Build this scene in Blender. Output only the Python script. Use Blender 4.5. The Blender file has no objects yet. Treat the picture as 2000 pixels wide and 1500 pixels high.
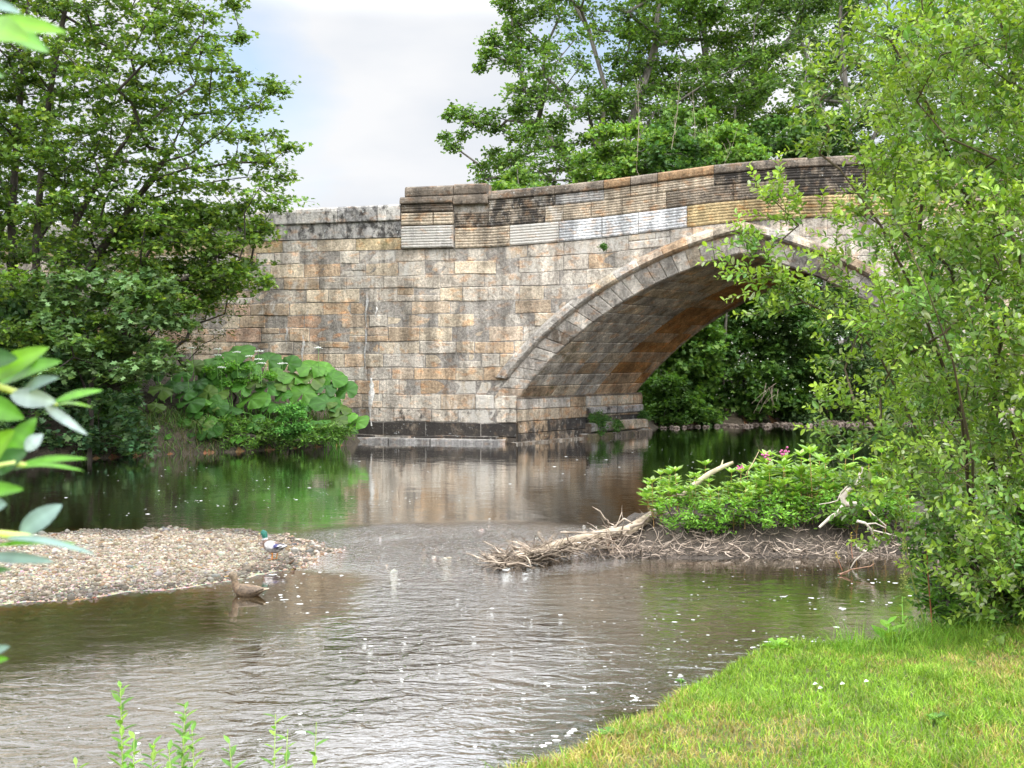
import bpy, math, random
import numpy as np
from mathutils import Vector
random.seed(7); RNG = np.random.default_rng(7)
PI = math.pi
scene = bpy.context.scene
COL = scene.collection

# ---------------------------------------------------------------- camera
FPX = 2200.0; CAMH = 2.5; HOR = 704.0
cam_d = bpy.data.cameras.new('camera'); cam = bpy.data.objects.new('camera', cam_d); COL.objects.link(cam)
cam.location = (0, 0, CAMH); cam.rotation_euler = (math.radians(90), 0, 0)
cam_d.sensor_width = 36; cam_d.lens = FPX/2000*36; cam_d.shift_y = -(750-HOR)/2000
cam_d.clip_end = 3000; cam_d.clip_start = 0.05
cam_d.dof.use_dof = True; cam_d.dof.focus_distance = 22; cam_d.dof.aperture_fstop = 8
scene.camera = cam
scene.render.engine = 'CYCLES'

# ---------------------------------------------------------------- light
SUN_EL, SUN_AZ = 48, 138          # azimuth clockwise from +Y (towards +X)
w = bpy.data.worlds.new("World"); scene.world = w; w.use_nodes = True
nt = w.node_tree; nt.nodes.clear()
def N(t, typ, **kw):
    n = t.nodes.new(typ)
    for k, v in kw.items(): setattr(n, k, v)
    return n
out = N(nt, 'ShaderNodeOutputWorld'); bg = N(nt, 'ShaderNodeBackground'); bg.inputs[1].default_value = 0.12
sky = N(nt, 'ShaderNodeTexSky'); sky.sky_type = 'NISHITA'; sky.sun_disc = False
sky.sun_elevation = math.radians(SUN_EL); sky.sun_rotation = math.radians(SUN_AZ)
tc = N(nt, 'ShaderNodeTexCoord')
mp = N(nt, 'ShaderNodeMapping'); mp.inputs['Scale'].default_value = (2.2, 2.2, 5.0)
nz = N(nt, 'ShaderNodeTexNoise'); nz.inputs['Scale'].default_value = 1.6; nz.inputs['Detail'].default_value = 6; nz.inputs['Roughness'].default_value = .55
nt.links.new(tc.outputs['Generated'], mp.inputs[0]); nt.links.new(mp.outputs[0], nz.inputs[0])
def math_n(t, op, a, b=None, clamp=False):
    n = N(t, 'ShaderNodeMath', operation=op); n.use_clamp = clamp
    for i, v in enumerate((a, b)):
        if v is None: continue
        if isinstance(v, (int, float)): n.inputs[i].default_value = v
        else: t.links.new(v, n.inputs[i])
    return n.outputs[0]
cover = None
for dx, dz, r in ((-.245, .262, .105), (.085, .30, .10), (.36, .30, .08)):
    d = Vector((dx, 1, dz)).normalized()
    vm = N(nt, 'ShaderNodeVectorMath', operation='DISTANCE'); nt.links.new(tc.outputs['Generated'], vm.inputs[0]); vm.inputs[1].default_value = d
    g = math_n(nt, 'SUBTRACT', 1.0, math_n(nt, 'DIVIDE', vm.outputs['Value'], r), True)
    cover = g if cover is None else math_n(nt, 'ADD', cover, g)
cm = math_n(nt, 'SUBTRACT', math_n(nt, 'MULTIPLY', nz.outputs[0], 2.6), math_n(nt, 'MULTIPLY', cover, 1.6))
cm = math_n(nt, 'ADD', cm, -0.25, True)
cloudcol = N(nt, 'ShaderNodeValToRGB')
cloudcol.color_ramp.elements[0].position = .35; cloudcol.color_ramp.elements[0].color = (.80, .85, .93, 1)
cloudcol.color_ramp.elements[1].position = .62; cloudcol.color_ramp.elements[1].color = (1.0, 1.01, 1.03, 1)
nz2 = N(nt, 'ShaderNodeTexNoise'); nz2.inputs['Scale'].default_value = 2.3; nz2.inputs['Detail'].default_value = 5
mp2 = N(nt, 'ShaderNodeMapping'); mp2.inputs['Scale'].default_value = (1.5, 1.5, 4.0); mp2.inputs['Location'].default_value = (3.1, .7, 1.9)
nt.links.new(tc.outputs['Generated'], mp2.inputs[0]); nt.links.new(mp2.outputs[0], nz2.inputs[0]); nt.links.new(nz2.outputs[0], cloudcol.inputs[0])
# clouds get brighter towards the (veiled) sun
sd = Vector((math.sin(math.radians(SUN_AZ))*math.cos(math.radians(SUN_EL)), math.cos(math.radians(SUN_AZ))*math.cos(math.radians(SUN_EL)), math.sin(math.radians(SUN_EL))))
dp = N(nt, 'ShaderNodeVectorMath', operation='DOT_PRODUCT'); nt.links.new(tc.outputs['Generated'], dp.inputs[0]); dp.inputs[1].default_value = sd
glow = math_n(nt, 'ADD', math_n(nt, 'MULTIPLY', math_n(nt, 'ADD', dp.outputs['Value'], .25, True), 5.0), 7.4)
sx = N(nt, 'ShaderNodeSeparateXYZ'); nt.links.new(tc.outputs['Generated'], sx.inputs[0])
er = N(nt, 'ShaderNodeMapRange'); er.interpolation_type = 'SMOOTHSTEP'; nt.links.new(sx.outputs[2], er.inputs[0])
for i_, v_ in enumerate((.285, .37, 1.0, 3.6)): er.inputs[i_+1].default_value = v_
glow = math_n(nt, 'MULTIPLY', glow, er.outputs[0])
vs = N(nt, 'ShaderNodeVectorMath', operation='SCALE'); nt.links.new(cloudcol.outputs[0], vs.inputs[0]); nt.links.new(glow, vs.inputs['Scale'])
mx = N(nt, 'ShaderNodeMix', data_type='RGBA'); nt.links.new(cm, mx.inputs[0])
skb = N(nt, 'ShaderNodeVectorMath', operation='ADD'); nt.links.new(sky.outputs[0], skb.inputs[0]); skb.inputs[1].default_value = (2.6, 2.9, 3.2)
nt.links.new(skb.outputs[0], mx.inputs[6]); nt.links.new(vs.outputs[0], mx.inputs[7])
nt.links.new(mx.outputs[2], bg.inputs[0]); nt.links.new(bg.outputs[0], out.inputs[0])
sun_d = bpy.data.lights.new('sun', 'SUN'); sun = bpy.data.objects.new('sun', sun_d); COL.objects.link(sun)
sun_d.energy = 1.4; sun_d.angle = math.radians(9); sun_d.color = (1, .95, .86)
sun.rotation_euler = (-sd).to_track_quat('-Z', 'Y').to_euler()
scene.view_settings.view_transform = 'Standard'; scene.view_settings.look = 'None'
scene.view_settings.exposure = 0.12; scene.view_settings.gamma = 1
scene.cycles.max_bounces = 8; scene.cycles.transparent_max_bounces = 12
scene.cycles.caustics_reflective = False; scene.cycles.caustics_refractive = False

# ---------------------------------------------------------------- helpers
def P(x, y, Y):                       # point at photo pixel (x, y) and depth Y
    return np.array([(x-1000)/FPX*Y, Y, CAMH-(y-HOR)/FPX*Y])
def PW(x, y, z=0.0):                  # point at photo pixel on height z
    Y = (CAMH-z)*FPX/(y-HOR); return np.array([(x-1000)/FPX*Y, Y, z])
FK, FY0 = -0.244, 33.78
def PF(x, y):                         # pixel -> facade (X, Z)
    u = (x-1000)/FPX; Y = FY0/(1-FK*u); return u*Y, CAMH-(y-HOR)*Y/FPX
FN = np.array([FK, -1, 0]); FN = FN/np.linalg.norm(FN)
def F(X, Z, o=0.0): return (X+FN[0]*o, FY0+FK*X+FN[1]*o, Z)

def nrm(a): return a/np.maximum(np.linalg.norm(a, axis=-1, keepdims=True), 1e-9)
def vnoise(X, Y, s=1.0, seed=0):      # cheap smooth noise, about -1..1
    r = np.random.default_rng(1000+seed); v = 0
    for k in range(7):
        a = r.uniform(0, 2*PI); f = s*r.uniform(.6, 1.7); ph = r.uniform(0, 6.28)
        v = v+np.sin((X*math.cos(a)+Y*math.sin(a))*f+ph+1.3*np.sin((X*math.sin(a)-Y*math.cos(a))*f*.7+ph*2))
    return v/3.6

def raw_mesh(name, V, faces_flat, starts, totals, cols=None, smooth=False, attrs=None):
    me = bpy.data.meshes.new(name)
    V = np.asarray(V, dtype=np.float32)
    me.vertices.add(len(V)); me.vertices.foreach_set('co', V.ravel())
    me.loops.add(len(faces_flat)); me.loops.foreach_set('vertex_index', np.asarray(faces_flat, dtype=np.int32))
    me.polygons.add(len(starts)); me.polygons.foreach_set('loop_start', np.asarray(starts, dtype=np.int32))
    me.polygons.foreach_set('loop_total', np.asarray(totals, dtype=np.int32))
    me.polygons.foreach_set('use_smooth', np.full(len(starts), bool(smooth)))
    for nm, arr in ({'Col': cols} | (attrs or {})).items():
        if arr is None: continue
        arr = np.asarray(arr, dtype=np.float32)
        if arr.ndim == 1:
            a = me.attributes.new(nm, 'FLOAT', 'POINT'); a.data.foreach_set('value', arr)
        else:
            if arr.shape[1] == 3: arr = np.hstack([arr, np.ones((len(arr), 1), np.float32)])
            a = me.attributes.new(nm, 'FLOAT_COLOR', 'POINT'); a.data.foreach_set('color', arr.ravel())
    me.update(calc_edges=True); me.validate()
    return me
def link(name, me, mat, parent=None, local=False):
    o = bpy.data.objects.new(name, me); COL.objects.link(o)
    if mat and not me.materials: me.materials.append(mat)
    if parent is not None:
        o.parent = parent
        if not local: o.location = -parent.location
    return o
def tag(o, label=None, cat=None, group=None, kind=None):
    if label: o['label'] = label
    if cat: o['category'] = cat
    if group: o['group'] = group
    if kind: o['kind'] = kind
    return o
def thing(name, label, cat, loc=(0, 0, 0), group=None):
    o = bpy.data.objects.new(name, None); COL.objects.link(o); o.location = loc; o.empty_display_size = .1
    return tag(o, label, cat, group)
def dup(root, loc, rotz, scale, label=None):
    r = root.copy(); COL.objects.link(r); r.location = loc; r.rotation_euler = (0, 0, rotz); r.scale = (scale,)*3
    if label: r['label'] = label
    for ch in root.children:
        c = ch.copy(); COL.objects.link(c); c.parent = r
    return r

class MB:                             # mesh collector with per-vertex colour
    def __init__(s): s.v = []; s.f = []; s.c = []; s.w = []; s.n = 0
    def add(s, verts, faces, col=(.5, .5, .5), w=(0, 0, 0)):
        b = s.n; verts = np.asarray(verts, dtype=float)
        s.v.append(verts); s.n += len(verts)
        col = np.asarray(col, dtype=float)
        s.c.append(np.tile(col, (len(verts), 1)) if col.ndim == 1 else col)
        w = np.asarray(w, dtype=float)
        s.w.append(np.tile(w, (len(verts), 1)) if w.ndim == 1 else w)
        for f in faces: s.f.append(tuple(b+i for i in f))
    def grid(s, G, col=(.5, .5, .5), w=(0, 0, 0), flip=False, close=False):
        G = np.asarray(G); a, b = G.shape[:2]; fs = []
        for i in range(a-1):
            for j in range(b-1 if not close else b):
                k = (j+1) % b
                q = (i*b+j, i*b+k, (i+1)*b+k, (i+1)*b+j); fs.append(q[::-1] if flip else q)
        s.add(G.reshape(-1, 3), fs, col, w)
    def box(s, p0, p1, col=(.5, .5, .5), w=(0, 0, 0)):
        x0, y0, z0 = p0; x1, y1, z1 = p1
        s.add([(x0, y0, z0), (x1, y0, z0), (x1, y1, z0), (x0, y1, z0), (x0, y0, z1), (x1, y0, z1), (x1, y1, z1), (x0, y1, z1)],
              [(0, 3, 2, 1), (4, 5, 6, 7), (0, 1, 5, 4), (1, 2, 6, 5), (2, 3, 7, 6), (3, 0, 4, 7)], col, w)
    def tube(s, pts, rad, n=6, col=(.5, .5, .5), cap=True, jit=0):
        pts = np.asarray(pts, float); m = len(pts)
        rad = np.broadcast_to(np.asarray(rad, float), (m,))
        t = nrm(np.gradient(pts, axis=0)); ref = np.array([0, 0, 1.]) if abs(t[0][2]) < .9 else np.array([1., 0, 0])
        a = nrm(np.cross(t, ref)); b = np.cross(t, a)
        an = np.arange(n)*2*PI/n
        R = rad[:, None]*(1+(RNG.uniform(-jit, jit, (m, n)) if jit else 0))
        ring = pts[:, None]+a[:, None]*(R*np.cos(an))[..., None]+b[:, None]*(R*np.sin(an))[..., None]
        cc = col
        s.grid(ring, cc, close=True)
        if cap:
            s.add(ring[-1], [tuple(range(n))], col if np.ndim(col) == 1 else col[-n:])
            s.add(ring[0], [tuple(range(n))[::-1]], col if np.ndim(col) == 1 else col[:n])
    def build(s, name, mat, parent=None, smooth=False, local=False):
        V = np.vstack(s.v); tot = np.array([len(f) for f in s.f]); st = np.concatenate([[0], np.cumsum(tot)[:-1]])
        flat = np.concatenate([np.array(f) for f in s.f])
        me = raw_mesh(name, V, flat, st, tot, np.vstack(s.c), smooth, {'W': np.vstack(s.w)})
        return link(name, me, mat, parent, local)

# leaf templates: verts (along, across, up), faces
def halves(o, fold=.10):
    o = [tuple(p) for p in o]; k = len(o)
    v = [(p[0], p[1], fold*p[1]-.12*p[0]**2) for p in o]+[(p[0], -p[1], fold*p[1]-.12*p[0]**2) for p in o[1:-1]]
    f1 = list(range(k)); f2 = [0]+[k+i for i in range(k-2)]+[k-1]
    return np.array(v), [tuple(f1[::-1]), tuple(f2)]
T_MAPLE = halves([(0, 0), (.02, .34), (.2, .5), (.3, .27), (.68, .46), (.64, .18), (1, 0)], .25)
T_LANCE = halves([(0, 0), (.28, .14), (.62, .15), (1, 0)], .35)
T_OVAL = halves([(0, 0), (.3, .22), (.65, .24), (.88, .12), (1, 0)], .35)
T_OAK = halves([(0, 0), (.3, .3), (.5, .18), (.78, .34), (1, 0)], .3)
def leaves(p, d, n, size, T, col, wid=1.0):
    tv, tf = T; K = len(tv); p = np.asarray(p); M = len(p)
    d = nrm(d); b = nrm(np.cross(n, d)); n2 = np.cross(d, b)
    size = np.broadcast_to(size, (M,))
    V = p[:, None]+size[:, None, None]*(d[:, None]*tv[None, :, 0:1]+b[:, None]*tv[None, :, 1:2]*wid+n2[:, None]*tv[None, :, 2:3])
    fl = []; tot = []
    for f in tf: fl += list(f); tot.append(len(f))
    fl = np.array(fl); flat = (np.arange(M)[:, None]*K+fl[None]).ravel()
    return V.reshape(-1, 3), flat, np.tile(tot, M), np.repeat(np.asarray(col), K, axis=0)
def leaf_obj(name, sets, mat, parent=None, local=False):
    Vs, Fs, Ts, Cs = [], [], [], []; b = 0
    for V, f, t, c in sets: Vs.append(V); Fs.append(f+b); Ts.append(t); Cs.append(c); b += len(V)
    T = np.concatenate(Ts); st = np.concatenate([[0], np.cumsum(T)[:-1]])
    me = raw_mesh(name, np.vstack(Vs), np.concatenate(Fs), st, T, np.vstack(Cs))
    return link(name, me, mat, parent, local)
def leafcol(n, cols, wts=None, jit=.18):
    c = np.array(cols, float)[RNG.choice(len(cols), n, p=wts)]
    return np.clip(c*(1+RNG.normal(0, jit, (n, 1)))*(1+RNG.normal(0, .05, (n, 3))), .004, .9)

# ---------------------------------------------------------------- materials
def newmat(name):
    m = bpy.data.materials.new(name); m.use_nodes = True; t = m.node_tree; t.nodes.clear()
    o = N(t, 'ShaderNodeOutputMaterial'); b = N(t, 'ShaderNodeBsdfPrincipled'); t.links.new(b.outputs[0], o.inputs[0])
    return m, t, b, o
def attr(t, nm): n = N(t, 'ShaderNodeAttribute'); n.attribute_name = nm; return n
def noise(t, scale, detail=4, vec=None, stretch=None, rough=.5, dist=0):
    n = N(t, 'ShaderNodeTexNoise'); n.inputs['Scale'].default_value = scale; n.inputs['Detail'].default_value = detail
    n.inputs['Roughness'].default_value = rough; n.inputs['Distortion'].default_value = dist
    c = N(t, 'ShaderNodeTexCoord')
    src = c.outputs['Object']
    if stretch:
        m = N(t, 'ShaderNodeMapping'); m.inputs['Scale'].default_value = stretch; t.links.new(src, m.inputs[0]); src = m.outputs[0]
    t.links.new(src, n.inputs[0]); return n.outputs[0]
def mixc(t, fac, a, b, mode='MIX'):
    m = N(t, 'ShaderNodeMix', data_type='RGBA'); m.blend_type = mode
    for i, v in ((0, fac), (6, a), (7, b)):
        if isinstance(v, (int, float)): m.inputs[i].default_value = v
        elif isinstance(v, tuple): m.inputs[i].default_value = v+(1,) if len(v) == 3 else v
        else: t.links.new(v, m.inputs[i])
    return m.outputs[2]
def scalec(t, col, fac):
    n = N(t, 'ShaderNodeVectorMath', operation='SCALE'); t.links.new(col, n.inputs[0])
    t.links.new(fac, n.inputs['Scale']) if not isinstance(fac, (int, float)) else setattr(n.inputs['Scale'], 'default_value', fac)
    return n.outputs[0]
def rng(t, v, a, b, c=0., d=1.):
    n = N(t, 'ShaderNodeMapRange'); t.links.new(v, n.inputs[0])
    for i, x in enumerate((a, b, c, d)): n.inputs[i+1].default_value = x
    return n.outputs[0]
def bump(t, h, strength, dist, bsdf):
    n = N(t, 'ShaderNodeBump'); n.inputs['Strength'].default_value = strength; n.inputs['Distance'].default_value = dist
    t.links.new(h, n.inputs['Height']); t.links.new(n.outputs[0], bsdf.inputs['Normal']); return n

def leaf_mat(name, transl=.38, rough=.5, tint=(1.22, 1.14, .95), tr=(1.25, 1.25, .5), spec=.35):
    m, t, b, o = newmat(name)
    a = attr(t, 'Col'); c = mixc(t, 1.0, scalec(t, a.outputs['Color'], rng(t, noise(t, 6, 2), .3, .7, .8, 1.16)), tint, 'MULTIPLY')
    t.links.new(c, b.inputs['Base Color']); b.inputs['Roughness'].default_value = rough; b.inputs['Specular IOR Level'].default_value = spec
    tl = N(t, 'ShaderNodeBsdfTranslucent'); t.links.new(mixc(t, 1.0, c, tr, 'MULTIPLY'), tl.inputs[0])
    ms = N(t, 'ShaderNodeMixShader'); ms.inputs[0].default_value = transl
    t.links.new(b.outputs[0], ms.inputs[1]); t.links.new(tl.outputs[0], ms.inputs[2]); t.links.new(ms.outputs[0], o.inputs[0])
    return m
M_LEAF = leaf_mat('leaf')
M_LEAF_GLOSS = leaf_mat('glossy_leaf', .36, .38, (1.18, 1.08, .9), spec=.5)
M_NEAR = leaf_mat('near_leaf', .30, .4, (1, 1, 1), spec=.4)
M_GRASS = leaf_mat('grass_blade', .35, .55, (1.0, .98, .9))

def bark_mat(name, c1, c2):
    m, t, b, o = newmat(name)
    n = noise(t, 9, 5, stretch=(1, 1, .35))
    c = mixc(t, rng(t, n, .35, .65), c1, c2)
    a = attr(t, 'Col'); c = mixc(t, 1.0, c, a.outputs['Color'], 'MULTIPLY')
    t.links.new(scalec(t, c, 2.0), b.inputs['Base Color']); b.inputs['Roughness'].default_value = .9
    bump(t, n, .6, .02, b); return m
M_BARK = bark_mat('dark_bark', (.028, .022, .017), (.07, .058, .044))
M_BARKG = bark_mat('grey_bark', (.10, .09, .075), (.22, .20, .17))
M_TWIG = bark_mat('bleached_wood', (.27, .24, .20), (.50, .46, .40))
M_DRIFT = bark_mat('driftwood', (.15, .125, .10), (.40, .355, .30))

def stone_mat(name, bumpd=.012):
    m, t, b, o = newmat(name)
    a = attr(t, 'Col'); W = attr(t, 'W'); sp = N(t, 'ShaderNodeSeparateColor'); t.links.new(W.outputs['Color'], sp.inputs[0])
    n1 = noise(t, 2.2, 6, rough=.6); n2 = noise(t, 14, 6, rough=.65); n3 = noise(t, 60, 3)
    st = noise(t, 1.0, 5, stretch=(2.6, 2.6, .28), rough=.6)
    c = scalec(t, a.outputs['Color'], rng(t, n2, .32, .68, .62, 1.4))
    c = scalec(t, c, rng(t, n1, .35, .65, .72, 1.22))
    c = scalec(t, c, rng(t, n3, .35, .65, .8, 1.2))
    # warm iron staining inside stones
    nw = noise(t, 3.1, 3, stretch=(1, 1, 1.9)); c = mixc(t, math_n(t, 'MULTIPLY', rng(t, nw, .54, .68), .5), c, mixc(t, 1., c, (1.25, .78, .45), 'MULTIPLY'))
    c = scalec(t, c, rng(t, st, .38, .62, .60, 1.22))
    # lime / pale lichen
    lm = noise(t, 3.4, 8, stretch=(1.3, 1.3, .55), rough=.68)
    ml = rng(t, math_n(t, 'ADD', lm, sp.outputs[1]), .78, .95)
    c = mixc(t, math_n(t, 'MULTIPLY', ml, .8), c, (.52, .49, .44))
    # soot and algae
    nb = noise(t, 4.2, 8, stretch=(1, 1, .8), rough=.7)
    mb_ = rng(t, math_n(t, 'ADD', nb, sp.outputs[0]), .86, .99)
    c = mixc(t, math_n(t, 'MULTIPLY', mb_, .9), c, (.030, .027, .025))
    # small white lichen spots on the sooty stones
    sl = noise(t, 9, 5, rough=.75); msl = math_n(t, 'MULTIPLY', rng(t, sl, .62, .66), rng(t, math_n(t, 'ADD', sp.outputs[0], sp.outputs[1]), .25, .6))
    c = mixc(t, math_n(t, 'MULTIPLY', msl, .75), c, (.55, .56, .54))
    mg = rng(t, math_n(t, 'ADD', noise(t, 2.7, 6, rough=.7), sp.outputs[2]), .84, 1.0)
    c = mixc(t, math_n(t, 'MULTIPLY', mg, .8), c, (.085, .085, .030))
    t.links.new(c, b.inputs['Base Color']); b.inputs['Roughness'].default_value = .88; b.inputs['Specular IOR Level'].default_value = .25
    h = math_n(t, 'ADD', math_n(t, 'MULTIPLY', n2, 1.0), math_n(t, 'MULTIPLY', n3, .45))
    bump(t, h, 1.0, bumpd*3, b); return m
M_STONE = stone_mat('weathered_sandstone')

def soil_mat(name, c1, c2, c3=None, sc=8, bd=.03):
    m, t, b, o = newmat(name)
    n = noise(t, sc, 7, rough=.65); v = N(t, 'ShaderNodeTexVoronoi'); v.inputs['Scale'].default_value = sc*3.2
    tcn = N(t, 'ShaderNodeTexCoord'); t.links.new(tcn.outputs['Object'], v.inputs['Vector'])
    c = mixc(t, rng(t, n, .35, .65), c1, c2)
    if c3: 
        vc = mixc(t, .6, (1, 1, 1), v.outputs['Color'], 'MULTIPLY'); c = mixc(t, .75, c, mixc(t, 1., c3, vc, 'MULTIPLY'))
    c = scalec(t, c, rng(t, noise(t, 1.1, 3), .3, .7, .75, 1.25))
    t.links.new(c, b.inputs['Base Color']); b.inputs['Roughness'].default_value = .9
    bump(t, math_n(t, 'SUBTRACT', n, math_n(t, 'MULTIPLY', v.outputs['Distance'], .6)), .8, bd, b); return m
M_BED = soil_mat('stony_riverbed', (.13, .055, .018), (.24, .115, .038), (.26, .14, .06), 7)
M_GRAVEL = soil_mat('wet_gravel', (.20, .15, .10), (.33, .26, .19), (.34, .28, .22), 11)
M_MUD = soil_mat('dark_mud', (.035, .027, .02), (.085, .065, .05), None, 9, .04)
M_BANK = soil_mat('bank_soil', (.035, .028, .018), (.07, .055, .035), None, 5, .05)
M_LAWN = soil_mat('lawn_soil', (.06, .085, .02), (.13, .12, .04), None, 12, .02)

def attr_mat(name, rough=.6, var=.3, sc=30, spec=.4):
    m, t, b, o = newmat(name); a = attr(t, 'Col')
    n = noise(t, sc, 4); t.links.new(scalec(t, a.outputs['Color'], rng(t, n, .3, .7, 1-var, 1+var)), b.inputs['Base Color'])
    b.inputs['Roughness'].default_value = rough; b.inputs['Specular IOR Level'].default_value = spec
    bump(t, n, .3, .003, b); return m
M_PEB = attr_mat('pebble', .65, .25, 25); M_FEATHER = attr_mat('feather', .7, .5, 45); M_PETAL = attr_mat('petal', .6, .1, 50)
M_HORN = attr_mat('horny_skin', .45, .15, 60)
M_FOAM, t_, b_, o_ = newmat('foam'); b_.inputs['Base Color'].default_value = (.82, .82, .80, 1); b_.inputs['Roughness'].default_value = .6
_n = noise(t_, 60, 3); bump(t_, _n, .5, .004, b_); t_.links.new(mixc(t_, _n, (.42, .42, .38), (.80, .80, .77)), b_.inputs['Base Color'])

# water: Fresnel gloss over a see-through brown body
M_WATER, t_, b_, o_ = newmat('river_water_surface'); t_.nodes.remove(b_)
rip = attr(t_, 'ripple').outputs['Fac']; chop = attr(t_, 'chop').outputs['Fac']; dep = attr(t_, 'depth').outputs['Fac']
wa = noise(t_, 4.4, 3, stretch=(.7, 1.3, 1), rough=.5, dist=.7); wb = noise(t_, 15, 4, stretch=(.8, 1.2, 1), rough=.55, dist=.6); wc = noise(t_, 1.3, 2)
h = math_n(t_, 'MULTIPLY', math_n(t_, 'ADD', wa, math_n(t_, 'MULTIPLY', wb, .22)), rip)
h = math_n(t_, 'ADD', h, math_n(t_, 'MULTIPLY', wb, math_n(t_, 'MULTIPLY', chop, .8)))
h = math_n(t_, 'ADD', h, math_n(t_, 'MULTIPLY', wc, .05))
bp = N(t_, 'ShaderNodeBump'); bp.inputs['Strength'].default_value = 1; bp.inputs['Distance'].default_value = .10; t_.links.new(h, bp.inputs['Height'])
fr = N(t_, 'ShaderNodeFresnel'); fr.inputs['IOR'].default_value = 1.45; t_.links.new(bp.outputs[0], fr.inputs['Normal'])
gl = N(t_, 'ShaderNodeBsdfGlossy'); gl.inputs['Roughness'].default_value = .035; gl.inputs[0].default_value = (1, 1, 1, 1); t_.links.new(bp.outputs[0], gl.inputs['Normal'])
tr = N(t_, 'ShaderNodeBsdfTransparent'); df = N(t_, 'ShaderNodeBsdfDiffuse'); df.inputs[0].default_value = (.052, .039, .020, 1)
cb = N(t_, 'ShaderNodeCombineColor')
for i, k in enumerate((3.0, 3.6, 6.0)):
    t_.links.new(math_n(t_, 'POWER', 2.718, math_n(t_, 'MULTIPLY', dep, -k)), cb.inputs[i])
t_.links.new(cb.outputs[0], tr.inputs[0])
body = N(t_, 'ShaderNodeMixShader'); t_.links.new(math_n(t_, 'SUBTRACT', 1.0, math_n(t_, 'POWER', 2.718, math_n(t_, 'MULTIPLY', dep, -3.2))), body.inputs[0])
t_.links.new(tr.outputs[0], body.inputs[1]); t_.links.new(df.outputs[0], body.inputs[2])
fin = N(t_, 'ShaderNodeMixShader'); t_.links.new(math_n(t_, 'MULTIPLY', math_n(t_, 'POWER', fr.outputs[0], .82), 1.55, True), fin.inputs[0]); t_.links.new(body.outputs[0], fin.inputs[1]); t_.links.new(gl.outputs[0], fin.inputs[2])
t_.links.new(fin.outputs[0], o_.inputs[0])

# ---------------------------------------------------------------- terrain
def sdf(poly, X, Y):                  # negative inside
    p = np.array(poly, float); d = np.full(X.shape, 1e9); ins = np.zeros(X.shape, bool)
    for i in range(len(p)):
        a, b = p[i], p[(i+1) % len(p)]; ex, ey = b-a
        t = np.clip(((X-a[0])*ex+(Y-a[1])*ey)/(ex*ex+ey*ey), 0, 1)
        d = np.minimum(d, np.hypot(X-a[0]-t*ex, Y-a[1]-t*ey))
        c = (a[1] > Y) != (b[1] > Y)
        if ey != 0: ins ^= c & (X < (Y-a[1])/ey*ex+a[0])
    return np.where(ins, -d, d)
def sm(x): x = np.clip(x, 0, 1); return x*x*(3-2*x)
LIP = [(-60, 3.0), (-8, 4.2), (-3, 4.7), (-1, 5.05), (.08, 5.7), (.66, 6.68), (1.07, 7.35), (1.42, 7.95), (1.85, 8.15), (2.6, 8.35), (3.2, 8.7), (3.9, 9.3), (4.6, 10.2), (5.6, 11.2), (7.2, 11.8)]
RIVER = LIP+[(9.5, 16), (12, 25), (13.6, 31), (14.5, 38), (17, 40.5), (30, 42), (70, 44), (70, 64), (30, 54), (13.8, 47.6), (8.9, 43.8), (6.2, 43.0), (5.0, 41.5), (4.2, 39), (-.6, 34.9), (-4.6, 35.0), (-4.8, 33.5), (-6.5, 31.7), (-8.3, 30.5), (-10.1, 29.6), (-11.2, 28.2), (-14, 27.5), (-60, 24)]
BAR = [(-60, 17.5), (-7.3, 16.2), (-5.9, 16.3), (-4.3, 16.5), (-3.3, 16.0), (-2.5, 14.7), (-2.75, 13.7), (-3.2, 13.0), (-3.9, 12.4), (-5.3, 11.7), (-8, 11.3), (-60, 10)]
RIFF = [(-3.4, 16.4), (-1.5, 17.2), (1.5, 17.3), (1.6, 15.2), (.6, 13.8), (-.6, 13.3), (-2.4, 13.4)]
ISL = [(.9, 15.0), (1.3, 14.55), (1.9, 14.4), (3.3, 14.4), (4.7, 14.7), (5.9, 14.8), (8.2, 13.2), (12, 14), (12, 18), (8.8, 17.8), (6.5, 17.2), (4.2, 16.9), (2.2, 16.6), (1.2, 15.9)]
def H(X, Y):
    X = np.asarray(X, float); Y = np.asarray(Y, float)
    d = sdf(RIVER, X, Y)+.12*vnoise(X, Y, 1.6, 1)+.05*vnoise(X, Y, 6, 11)
    bed = -np.minimum(.42, .03+.20*np.abs(d))-.04*vnoise(X, Y, .8, 2)
    near = (Y < 13) & (X < 12)
    hn = .46*sm((d+.02)/.30)+.085*np.clip(d, 0, 4)+.03*vnoise(X, Y, 1.5, 3)*sm(d/.5)
    ho = .55*sm(d/.5)+1.4*sm((d-.4)/3.2)+.10*np.clip(d, 0, 18)+.12*vnoise(X, Y, .7, 4)*sm(d)
    h = np.where(d < 0, bed, np.where(near, hn, ho))
    db = sdf(BAR, X, Y)+.16*vnoise(X, Y, 3.5, 5)+.07*vnoise(X, Y, 9, 12)
    hb = np.where(db < 0, .015+.075*sm(-db/1.8)+.015*vnoise(X, Y, 6, 6), .02-.13*db)
    h = np.where(d < 0, np.maximum(h, hb), h)
    dr = sdf(RIFF, X, Y); h = np.where(d < 0, np.maximum(h, np.where(dr < 0, -.045+.02*vnoise(X, Y, 7, 7), -.045-.16*dr)), h)
    di = sdf(ISL, X, Y)+.07*vnoise(X, Y, 3, 8)
    hi = np.where(di < 0, .05+.36*sm(-di/.8)+.035*vnoise(X, Y, 6, 9)+.02*vnoise(X, Y, 22, 10), .05-.35*di)
    h = np.maximum(h, hi)
    return h
def h1(x, y): return float(H(np.array([x]), np.array([y]))[0])
def spaced(a, b, s, g, lim):          # uniform then growing steps
    v = list(np.arange(a, b, s)); st = s
    while v[-1] < lim: st *= g; v.append(v[-1]+st)
    return v
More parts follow.
